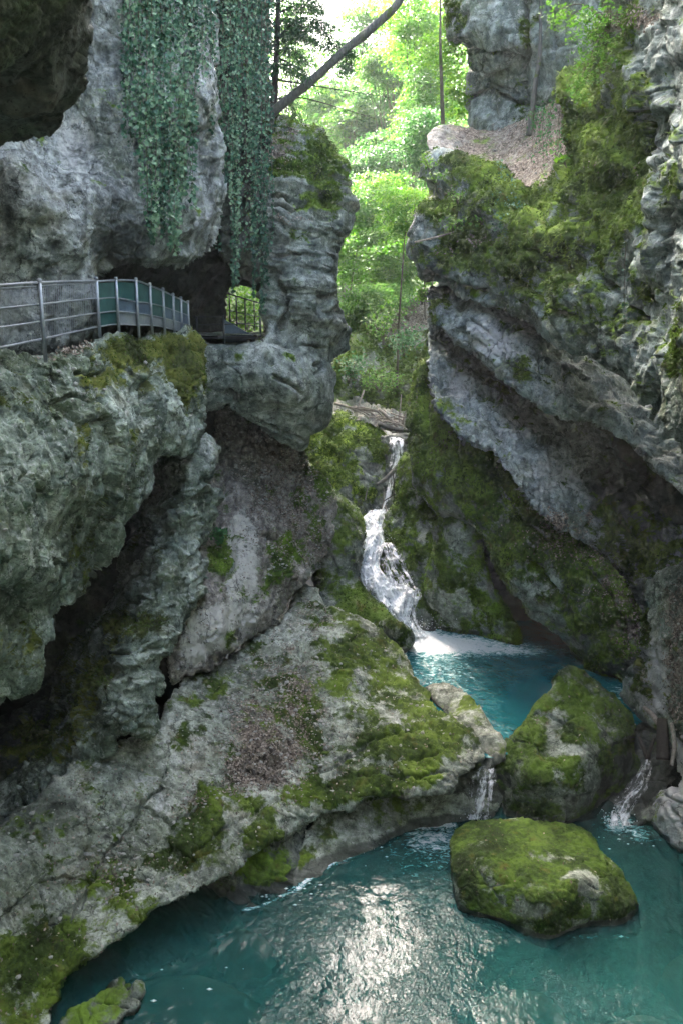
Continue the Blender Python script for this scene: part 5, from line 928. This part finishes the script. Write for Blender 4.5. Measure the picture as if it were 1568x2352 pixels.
# ------------------------------------------------------------------ ivy
def ivy(label, strands, key, depth=.3, per_m=60, size=.078, group=None, name='ivy_curtain', Yc=None, mat='ivy'):
    """strands: (px, py_top, py_bottom, spread_px)"""
    C_, N_, B_, st = [], [], [], []
    for (px, y0, y1, sp) in strands:
        if len(strands) > 4 and rng.random() < .12: continue
        pm = per_m * rng.uniform(.45, 1.35)
        ny = np.linspace(y0, y1, 14); wx = px + np.cumsum(rng.normal(0, 1.6, 14))
        Ys = (REL[key]['T'](wx, np.minimum(ny, 1e9)) if Yc is None else np.full(14, Yc)) - depth * rng.uniform(.35, 1.)
        Ys = np.minimum.accumulate(Ys) * .5 + Ys * .5
        p = spline(P(wx, ny, Ys), 160); L = np.linalg.norm(np.diff(p, axis=0), axis=1).sum()
        n = int(L * pm); i = rng.integers(0, 160, n); tap = 1 - .55 * (i / 160) ** 3
        c = p[i] + rng.normal(0, 1, (n, 3)) * np.array([sp * M(20) * .5, .14, .05]) * tap[:, None]
        C_.append(c); N_.append(np.array([0.05, -1., .45]) + rng.normal(0, .5, (n, 3))); B_.append(np.full(n, rng.uniform(.05, .85)) + .2 * np.sin(i / 160 * 9 + px))
        st.append(tube(p[::10], [.009, .006], 4))
    b = C_[0][0].copy(); t = tag(empty(name, tuple(b)), label, 'ivy', group)
    if len(st) == 1 or len(st) > 6: vv, ff = join(st); mesh_obj('stem', vv - b, ff, BARK['brown'], t)
    c = np.concatenate(C_); v, f = leaf_quads(c, size * rng.uniform(.4, 1.4, len(c)), np.concatenate(N_), .85, droop=.7)
    tone = np.concatenate(B_); tone = np.where(rng.random(len(c)) < .05, 1.0, np.clip(tone, 0, .92)); mesh_obj('leaves', v - b, f, LEAF[mat], t, attrs=dict(rnd=rnd4(len(c), base=tone)), smooth=False)
def strands(x0, x1, n, prof, y0=-140, sp=12):
    out = []
    for x in np.linspace(x0, x1, n) + rng.normal(0, 3, n):
        e = np.interp(x, [a for a, _ in prof], [q for _, q in prof]); out.append((x, y0, e * (1.08 - .6 * rng.random() ** 2), sp * rng.uniform(.5, 1.5)))
    return out
ivy('wide ivy curtain hanging down the pale cliff, its left third', strands(286, 352, 17, [(285, 300), (300, 400), (320, 470), (350, 520)]), 'cliff', .5, per_m=62)
ivy('wide ivy curtain hanging down the pale cliff, the longest middle part', strands(350, 428, 22, [(350, 520), (380, 530), (405, 545), (425, 460)]), 'cliff', .55, per_m=64)
ivy('thin ivy curtain at the right corner of the pale cliff', strands(426, 488, 17, [(428, 450), (450, 430), (470, 330), (490, 260)]), 'cliff', .95, per_m=58)
ivy('long ivy curtain hanging in front of the tunnel roof, left half', strands(502, 556, 14, [(500, 600), (530, 635), (556, 600)]), 'ivywall', .5, per_m=62)
ivy('long ivy curtain hanging in front of the tunnel roof, right half by the pillar', strands(562, 622, 15, [(560, 560), (585, 630), (603, 690), (622, 560)]), 'ivywall', .8, per_m=62)
ivy('single thin trailing ivy strand on the far right overhang', [(1438, 540, 805, 6)], 'rwall', .3, per_m=32, size=.06)
ivy('dark ivy hanging below the leaf-strewn ledge on the right wall', strands(1140, 1185, 6, [(1140, 560), (1185, 580)], y0=440, sp=14), 'rwall', .3, per_m=30, size=.07)
ivy('ivy trailing down the mossy slope right of the leaf-strewn ledge', strands(1225, 1290, 9, [(1225, 400), (1290, 330)], y0=250, sp=20), 'rwall', .3, per_m=50, size=.055, mat='plant')

# ------------------------------------------------------------------ shrubs and small plants
def plant(label, px, py, Y, r, n, size, mat, stems=5, h=.5, name='leafy_plant', cat='plant', up=.7, group=None):
    b = P(px, py, Y); t = tag(empty(name, tuple(b)), label, cat, group); st, C_, N_ = [], [], []
    for q in range(stems):
        e = np.array([rng.normal(0, r * .6), rng.normal(0, r * .4) - r * .3, h * rng.uniform(.5, 1.1)]); m = e * .5 + np.array([0, 0, .15 * h])
        p = spline([np.zeros(3), m, e], 20); st.append(tube(p[::3], [.012, .005], 4))
        k_ = max(2, n // stems); i = rng.integers(6, 20, k_); c = p[i] + rng.normal(0, r * .22, (k_, 3)); C_.append(c)
        N_.append(np.array([0, -.4, up]) + rng.normal(0, .4, (k_, 3)))
    vv, ff = join(st); mesh_obj('stem', vv, ff, BARK['brown'], t)
    c = np.concatenate(C_); v, f = leaf_quads(c, size * rng.uniform(.6, 1.2, len(c)), np.concatenate(N_), .6)
    mesh_obj('leaves', v, f, LEAF[mat], t, attrs=dict(rnd=rnd4(len(c))), smooth=False)
plant('rounded green plant growing beside the pale path on the dirt slope', 502, 1250, 23.0, .34, 260, .11, 'plant', 9, .5)
plant('small green seedling on the dirt slope', 645, 1252, 25.2, .14, 30, .09, 'plant', 4, .18)
plant('bright compound-leaved plant at the dark hollow in the nose of the right wall', 1005, 425, 26.0, .25, 60, .13, 'fresh', 5, .4)
plant('yellow-green leaves under the tip of the leaf-strewn ledge', 985, 395, 27.0, .3, 90, .12, 'lime', 6, .4)
plant('bright green tuft on the mossy step of the right wall', 1050, 470, 25.2, .22, 45, .11, 'fresh', 4, .3)
plant('row of small bright plants along the ledge with the pale stick', 1040, 528, 25.2, .5, 120, .10, 'fresh', 9, .3)
plant('second tuft of small bright plants further along the stick ledge', 1105, 520, 24.8, .4, 80, .10, 'fresh', 6, .3)
plant('big-leaved bright plant on the mossy hanging slope', 1300, 385, 21.6, .25, 26, .19, 'fresh', 4, .3)
plant('low yellow-green shrub on the left flank of the right wall', 968, 700, 27.2, .35, 130, .12, 'lime', 7, .6)
plant('pale green sapling on the bank below the bare soil', 880, 800, 37, .8, 420, .14, 'fresh', 9, 1.7, name='sapling', cat='sapling')
plant('blue-green shrub beside the sapling on the mossy bank', 925, 820, 36.6, .8, 500, .15, 'plant', 10, 1.1, name='shrub', cat='shrub')
plant('grassy shrub hanging over the driftwood jam', 870, 900, 36.4, .9, 500, .14, 'fresh', 10, .9, name='shrub', cat='shrub')
plant('dark green shrub at the foot of the pillar beside the bank', 800, 880, 37, .8, 420, .14, 'plant', 10, 1.2, name='shrub', cat='shrub')
plant('yellow-green bush behind the mossy nose of the right wall', 960, 560, 30.5, .5, 260, .12, 'lime', 9, 1.3, name='bush', cat='bush')
plant('bright green bush seen through the tunnel mouth behind the stair railing', 566, 800, 33, 1.0, 1500, .15, 'lime', 14, 2.4, name='bush', cat='bush')
# bright leafy shrub hanging on the right wall
b = P(1400, 70, 18.6); t = tag(empty('hanging_shrub', tuple(b)), 'bright green leafy shrub hanging over the mossy right wall near the top', 'shrub')
bl = [(P(1340, 60, 18.6), (.45, .4, .35)), (P(1375, 110, 18.4), (.35, .3, .5)), (P(1345, 160, 18.8), (.32, .3, .5)), (P(1320, 215, 19.2), (.25, .3, .3)), (P(1300, 40, 19.2), (.3, .3, .25)), (P(1390, 40, 18.4), (.4, .3, .3)), (P(1270, 25, 19.6), (.25, .3, .2))]
st = []
for c, r in bl: st.append(tube(spline([b, (b + c) / 2 + np.array([0, -.1, .25]), c], 10), [.02, .008], 5))
vv, ff = join(st); mesh_obj('branches', vv - b, ff, BARK['brown'], t)
v, f, r = crown_leaves(bl, 1700, .08, sp_r=.22, per=16); mesh_obj('leaves', v - b, f, LEAF['fresh'], t, attrs=dict(rnd=r), smooth=False)

# ------------------------------------------------------------------ driftwood
def stick(label, pts, r, mat='bleached', name='stick', cat='stick', group=None, bumps=.15):
    p = spline([P(*q) for q in pts], 4 * len(pts) + 6); v_, q_, t_ = tube(p, r, 7, bumps, 11)
    return tag(mesh_obj(name, v_, [q_, t_], BARK[mat]), label, cat, group)
GD = 'sticks in the driftwood jam above the waterfall'
stick('mossy log at the bottom of the driftwood jam, over the dark gap', [(868, 972, 34.2), (905, 985, 33.9), (945, 990, 33.8)], [.09, .08, .07], 'grey', 'log', 'log')
stick('thick bleached branch at the left end of the driftwood jam', [(768, 926, 35.6), (800, 935, 35.3), (822, 946, 35.0)], [.06, .05, .03], group=GD)
stick('upright thin grey pole standing out of the driftwood jam', [(916, 968, 34.3), (919, 930, 34.4), (921, 906, 34.5)], [.03, .025, .015], name='pole', cat='pole')
stick('short white forked stick beside the upright pole', [(924, 975, 34.2), (928, 955, 34.2), (934, 938, 34.3)], [.06, .05, .02], group=GD)
stick('pale branch slanting down to the right in the driftwood jam', [(870, 940, 34.6), (895, 962, 34.2), (915, 985, 33.9)], [.06, .07, .05], group=GD)
for q in range(30):
    x = rng.uniform(810, 930); y = 944 + (x - 815) * .30 + rng.normal(0, 10); a = rng.normal(.25, .5); L = rng.uniform(18, 42); Y = 35.2 - (x - 815) * .01 + rng.uniform(-.3, .3)
    stick('bleached stick tangled in the driftwood jam above the waterfall', [(x - L * math.cos(a), y - L * math.sin(a) * .8, Y + .25), (x, y + rng.normal(0, 2), Y), (x + L * math.cos(a), y + L * math.sin(a) * .8, Y - .2)], [.035, .03, .012], group=GD)
stick('mossy log fallen across the upper waterfall', [(864, 1114, 31.6), (890, 1096, 31.8), (915, 1070, 32.0), (942, 1050, 32.1)], [.05, .085, .09, .08], 'grey', 'log', 'log')
stick('dark thin stick standing in the foot of the upper waterfall', [(904, 1170, 31.2), (905, 1130, 31.3), (902, 1085, 31.6)], [.03, .03, .02], 'dark')
stick('pale bent twig at the foot of the upper waterfall', [(876, 1168, 31.2), (882, 1140, 31.3), (880, 1118, 31.4)], [.02, .018, .01])
stick('dark forked twig crossing the upper waterfall', [(882, 1150, 31.2), (900, 1138, 31.2), (912, 1120, 31.3)], [.02, .02, .01], 'dark')
stick('short pale stick below the upper waterfall', [(884, 1160, 31.1), (889, 1180, 31.0), (891, 1190, 31.0)], [.025, .02, .012])
stick('thin pale pole leaning on the mossy boulder beside the upper waterfall', [(838, 1150, 31.2), (842, 1128, 31.3), (845, 1120, 31.3)], [.02, .018, .012])
stick('pale stick lying along the mossy ledge of the right wall', [(952, 556, 26.2), (1000, 545, 25.8), (1040, 533, 25.3)], [.03, .025, .015])
stick('dark stump wedged between the tall boulder and the right bank', [(1519, 1650, 18.9), (1520, 1690, 18.7), (1522, 1745, 18.4)], [.11, .14, .16], 'dark', 'tree_stump', 'stump')
stick('grey root reaching down to the stump by the right bank', [(1478, 1625, 19.6), (1495, 1640, 19.3), (1512, 1662, 19.0)], [.05, .06, .07], 'bleached', 'root', 'root')
stick('dark forked branch standing in the small right-hand fall, left fork', [(1466, 1692, 19.0), (1476, 1718, 18.8), (1487, 1742, 18.6)], [.05, .05, .06], 'dark', 'branch', 'branch')
stick('dark forked branch standing in the small right-hand fall, right fork', [(1487, 1742, 18.55), (1494, 1716, 18.6), (1502, 1694, 18.7)], [.06, .05, .04], 'dark', 'branch', 'branch')
stick('thin bleached trunk beside the stump on the right bank', [(1541, 1660, 18.4), (1548, 1710, 18.1), (1541, 1758, 17.9)], [.045, .05, .04], 'bleached', 'branch', 'branch')

# ------------------------------------------------------------------ railings
MAT['galv'] = plain_mat('galvanised_steel', (.36, .39, .43), .42, .55, .18, 14, .05)
MAT['paintdark'] = plain_mat('dark_steel', (.035, .042, .045), .5, .3, .2, 12, .05)
MAT['green'] = plain_mat('green_sheet', (.035, .115, .105), .45, .0, .35, 3, .08)
MAT['bluesheet'] = plain_mat('blue_grey_sheet', (.10, .15, .20), .45, .0, .35, 3, .08)
MAT['greysheet'] = plain_mat('grey_sheet', (.22, .25, .26), .5, .0, .25, 4, .08)
def tubes(name, paths, r, mat, parent, o, n=8):
    vv, ff = join([tube(np.asarray(p), [r], n) for p in paths]); return mesh_obj(name, vv - o, ff, mat, parent)
def railing(label, posts, rails, mat, pr, name='metal_railing', caps=True, cols=None):
    o = P(posts[0][0], posts[0][2], posts[0][3]); t = tag(empty(name, tuple(o)), label, 'railing')
    for (px, y0, y1, Y) in posts:
        a, b = P(px, y0, Y), P(px + (1 if px < 784 else 0) * (y1 - y0) * .045, y1, Y); b[0] = a[0]; b[1] = a[1]
        pt = tubes('post', [[b, a]], pr, mat, t, o, 10)
        if caps:
            u = np.linspace(0, math.pi / 2, 5); pts = [a + np.array([0, 0, pr * 1.15 * math.sin(q)]) for q in u]; v_, q_, t_ = tube(np.array([a - np.array([0, 0, pr * .6])] + pts), [pr * 1.25] * 3 + [pr * 1.1, pr * .7, pr * .1], 10)
            mesh_obj('post_cap', v_ - o, [q_, t_], mat, pt)
    for pts, r in rails: tubes('rail', [spline([P(*q) for q in pts], 10 * len(pts))], r, mat, t, o)
    return t, o
Yp = lambda px: float(np.interp(px, [-120, 0, 90, 222, 267, 313, 345, 375, 398, 416, 432], [11.9, 13.2, 14.3, 17.2, 17.9, 18.5, 19.2, 20.0, 20.7, 21.4, 22.1]))
t, o = railing('long pale grey railing with fine wire mesh beside the path at the left edge', [(91, 645, 832, 14.25), (222, 640, 775, 17.2), (-100, 660, 860, 12.1)],
    [([(-120, 661, Yp(-120)), (0, 655, Yp(0)), (90, 649, Yp(90)), (222, 645, Yp(222))], .022), ([(-120, 668, Yp(-120)), (0, 662, Yp(0)), (90, 657, Yp(90)), (222, 648, Yp(222))], .012), ([(-120, 717, Yp(-120)), (0, 708, Yp(0)), (90, 699, Yp(90)), (222, 685, Yp(222))], .016), ([(-120, 764, Yp(-120)), (0, 752, Yp(0)), (90, 739, Yp(90)), (222, 719, Yp(222))], .016), ([(-120, 815, Yp(-120)), (0, 798, Yp(0)), (90, 780, Yp(90)), (222, 751, Yp(222))], .018)], MAT['galv'], .032)
top = spline([P(-120, 668, Yp(-120)), P(0, 662, Yp(0)), P(90, 657, Yp(90)), P(222, 648, Yp(222))], 95); bot = spline([P(-120, 815, Yp(-120)), P(0, 798, Yp(0)), P(90, 780, Yp(90)), P(222, 751, Yp(222))], 95)
vv, ff = join([tube(np.array([bb, aa]), [.0032], 4) for aa, bb in zip(top, bot)]); mesh_obj('wire_mesh', vv - o + np.array([0, .03, 0]), ff, MAT['galv'], t)
R2 = [(225, 646, 686, 719, 751, 773), (267, 644, 684, 715, 745, 768), (313, 645, 693, 719, 747, 775), (345, 656, 697, 724, 747, 768), (375, 668, 704, 730, 751, 768), (398, 680, 712, 736, 757, 772), (416, 688, 718, 741, 760, 774), (432, 697, 724, 747, 765, 780)]
t, o = railing('curved railing backed with green and blue-grey sheets, running into the tunnel', [(r[0], r[1] - 4, r[5], Yp(r[0])) for r in R2[1:]],
    [([(r[0], r[k_], Yp(r[0])) for r in R2], .02 if k_ == 1 else .014) for k_ in (1, 2, 3, 4)], MAT['galv'], .03)
for k_ in range(len(R2) - 1):
    a, b = R2[k_], R2[k_ + 1]
    for j in range(3):
        y0a, y1a, y0b, y1b = a[1 + j] + (4 if j == 0 else 1), a[2 + j] - 1, b[1 + j] + (4 if j == 0 else 1), b[2 + j] - 1
        q = np.array([P(a[0] + 1, y0a, Yp(a[0])), P(b[0] - 1, y0b, Yp(b[0])), P(b[0] - 1, y1b, Yp(b[0])), P(a[0] + 1, y1a, Yp(a[0]))]) + np.array([0, .05, 0])
        q = np.concatenate([q, q + np.array([.01, .02, 0])]); ff = [np.array([[0, 1, 2, 3], [7, 6, 5, 4], [0, 4, 5, 1], [1, 5, 6, 2], [2, 6, 7, 3], [3, 7, 4, 0]])]
        mm = MAT['green'] if (j == 0 or k_ == 0 or (j == 1 and k_ in (3,))) else (MAT['bluesheet'] if j == 1 else MAT['greysheet'])
        mesh_obj('sheet_panel', q - o, ff, mm, t, smooth=False)
t, o = railing('dark low railing on the path in front of the tunnel mouth', [(513, 724, 796, 24.3), (452, 727, 790, 23.9), (598, 730, 775, 24.9)],
    [([(445, 728, 23.9), (513, 727, 24.3)], .016), ([(445, 746, 23.9), (513, 745, 24.3), (600, 742, 24.9)], .014), ([(445, 776, 23.9), (513, 776, 24.3), (600, 773, 24.9)], .014)], MAT['paintdark'], .03, caps=False)
t, o = railing('dark stair railing seen against bright leaves through the tunnel mouth', [(527, 674, 745, 29), (543, 679, 750, 29.2), (563, 687, 755, 29.4), (584, 693, 760, 29.6), (606, 700, 765, 29.8)],
    [([(524, 674, 29), (563, 686, 29.4), (610, 700, 29.8)], .022), ([(524, 712, 29), (563, 721, 29.4), (610, 730, 29.8)], .014), ([(524, 735, 29), (563, 745, 29.4), (610, 752, 29.8)], .014)], MAT['paintdark'], .024, caps=False)
q = np.array([P(515, 734, 25.6), P(600, 782, 25.8), P(600, 792, 25.8), P(515, 788, 25.6)]); q = np.concatenate([q, q + np.array([.02, .06, 0])])
tag(mesh_obj('stair_panel', q, [np.array([[0, 1, 2, 3], [7, 6, 5, 4], [0, 4, 5, 1], [1, 5, 6, 2], [2, 6, 7, 3], [3, 7, 4, 0]])], MAT['bluesheet'], smooth=False), 'slanting blue-grey panel of the stair behind the tunnel railing', 'panel')

# ------------------------------------------------------------------ fallen leaves, stones and moss fronds
C_, N_ = [], []
for key, n in (('slab', 5200), ('dirt', 3600), ('litterledge', 1500), ('rwall', 1500), ('mbulge', 1900), ('rbank', 1300), ('pillar', 700), ('lowlayer', 500), ('ledge', 300), ('mbank', 1500), ('boulder1', 60), ('boulder2', 60)):
    R_ = REL[key]; w_ = np.clip(R_['litter'] - .12, 0, .8) + (.02 if key in ('slab', 'dirt', 'boulder1', 'boulder2', 'mbulge') else 0); ar = R_['p'][:, 1] ** 2; w_ = w_ * ar; ok = (R_['px'] > -40) & (R_['px'] < 1610)
    w_ = w_ * ok * (R_['n'][:, 2] > .05); w_ = w_ / w_.sum(); i = rng.choice(len(w_), n, p=w_)
    C_.append(R_['p'][i] + R_['n'][i] * .018 + rng.normal(0, .02, (n, 3))); N_.append(R_['n'][i] + rng.normal(0, .45, (n, 3)))
c = np.concatenate(C_); v, f = leaf_quads(c, rng.uniform(.035, .085, len(c)), np.concatenate(N_), .6)
mesh_obj('leaf_litter', v, f, LEAF['litter'], attrs=dict(rnd=rnd4(len(c))), smooth=False, kind='stuff')
sv, sf, n_ = [], [], 0
ico = np.array([(0, 0, 1), (.9, 0, .4), (.28, .85, .4), (-.72, .53, .4), (-.72, -.53, .4), (.28, -.85, .4), (.72, .53, -.4), (-.28, .85, -.4), (-.9, 0, -.4), (-.28, -.85, -.4), (.72, -.53, -.4), (0, 0, -1)])
icf = np.array([(0, 1, 2), (0, 2, 3), (0, 3, 4), (0, 4, 5), (0, 5, 1), (1, 6, 2), (2, 7, 3), (3, 8, 4), (4, 9, 5), (5, 10, 1), (2, 6, 7), (3, 7, 8), (4, 8, 9), (5, 9, 10), (1, 10, 6), (6, 11, 7), (7, 11, 8), (8, 11, 9), (9, 11, 10), (10, 11, 6)])
for key, n in (('slab', 900), ('dirt', 700), ('litterledge', 120), ('rbank', 150), ('ledge', 60)):
    R_ = REL[key]; w_ = (R_['n'][:, 2] > .25) * (R_['litter'] > -.2 if key != 'slab' else R_['litter'] > .0) * (R_['px'] > -40) * (R_['px'] < 1610) * R_['p'][:, 1] ** 2 * (1. + 6 * (R_['litter'] > .1)); w_ = w_ / w_.sum()
    for i in rng.choice(len(w_), n, p=w_):
        q = ico * rng.uniform(.7, 1.3, (12, 1)) * np.array([1, rng.uniform(.6, 1), rng.uniform(.35, .8)]) * (.02 + .05 * rng.random() ** 3); a = rng.uniform(0, 6.28); q = q @ np.array([[math.cos(a), math.sin(a), 0], [-math.sin(a), math.cos(a), 0], [0, 0, 1]])
        sv.append(q + R_['p'][i] + R_['n'][i] * .015); sf.append(icf + n_); n_ += 12
MAT['stone'] = plain_mat('loose_stone', (.34, .34, .31), .8, var=.5, scale=3.)
mesh_obj('loose_stones', np.concatenate(sv), np.concatenate(sf), MAT['stone'], smooth=False, kind='stuff')
C_, N_, S_, B_ = [], [], [], []
for key, n, L in (('rwall', 15000, .10), ('mbulge', 12000, .08), ('mbulge2', 4000, .07), ('rib', 4000, .09), ('boulder1', 3000, .028), ('boulder2', 3000, .032), ('boulder4', 6000, .10), ('slab', 5000, .04), ('ledge', 2500, .05), ('pillar', 3000, .09), ('mbank', 5000, .18), ('shoulder', 3000, .07), ('farcliff', 2000, .1), ('bulge', 3000, .06), ('rlobe', 2000, .06), ('rbank', 2000, .06), ('dirt', 2500, .06), ('boulder3', 1500, .04), ('lowlayer', 2500, .08), ('layer', 1500, .08)):
    R_ = REL[key]; w_ = (R_['moss'] > .44) * R_['p'][:, 1] ** 2 * (R_['px'] > -40) * (R_['px'] < 1610) * (R_['py'] > -40) * (R_['py'] < 2390)
    if w_.sum() == 0: continue
    w_ = w_ / w_.sum(); i = rng.choice(len(w_), n, p=w_); nn = R_['n'][i]
    C_.append(R_['p'][i] + nn * L * .25); d = nn * .55 + rng.normal(0, .45, (n, 3)) + np.array([0, 0, -.55]); d /= np.linalg.norm(d, axis=1)[:, None]
    N_.append(d); S_.append(L * rng.uniform(.5, 1.3, n)); B_.append(np.clip(.45 + .5 * fbm(R_['p'][i] * 1.2, 3, 77), 0, 1))
c = np.concatenate(C_); d = np.concatenate(N_); s_ = np.concatenate(S_)[:, None]; sd_ = np.cross(d, rng.normal(size=d.shape)); sd_ /= np.linalg.norm(sd_, axis=1)[:, None]
v = np.stack([c - sd_ * s_ * .22, c + sd_ * s_ * .22, c + d * s_], 1).reshape(-1, 3)
mesh_obj('moss_fronds', v, np.arange(len(v)).reshape(-1, 3), LEAF['moss'], attrs=dict(rnd=np.repeat(np.clip(np.concatenate(B_) + rng.normal(0, .15, len(c)), 0, 1), 3)), smooth=False, kind='stuff')

# thin bright air over the gorge
k = NT('haze_air'); vol = k.n('ShaderNodeVolumePrincipled', {'Color': (.86, .95, .93, 1), 'Density': .0010, 'Anisotropy': .2}); k.t.links.new(vol.outputs[0], k.out.inputs['Volume'])
bv = np.array([(x, y, z) for x in (-90, 90) for y in (-40, 185) for z in (-30, 75)], float)
mesh_obj('haze', bv, np.array([[0, 1, 3, 2], [4, 6, 7, 5], [0, 4, 5, 1], [2, 3, 7, 6], [0, 2, 6, 4], [1, 5, 7, 3]]), k.m, smooth=False, kind='stuff')
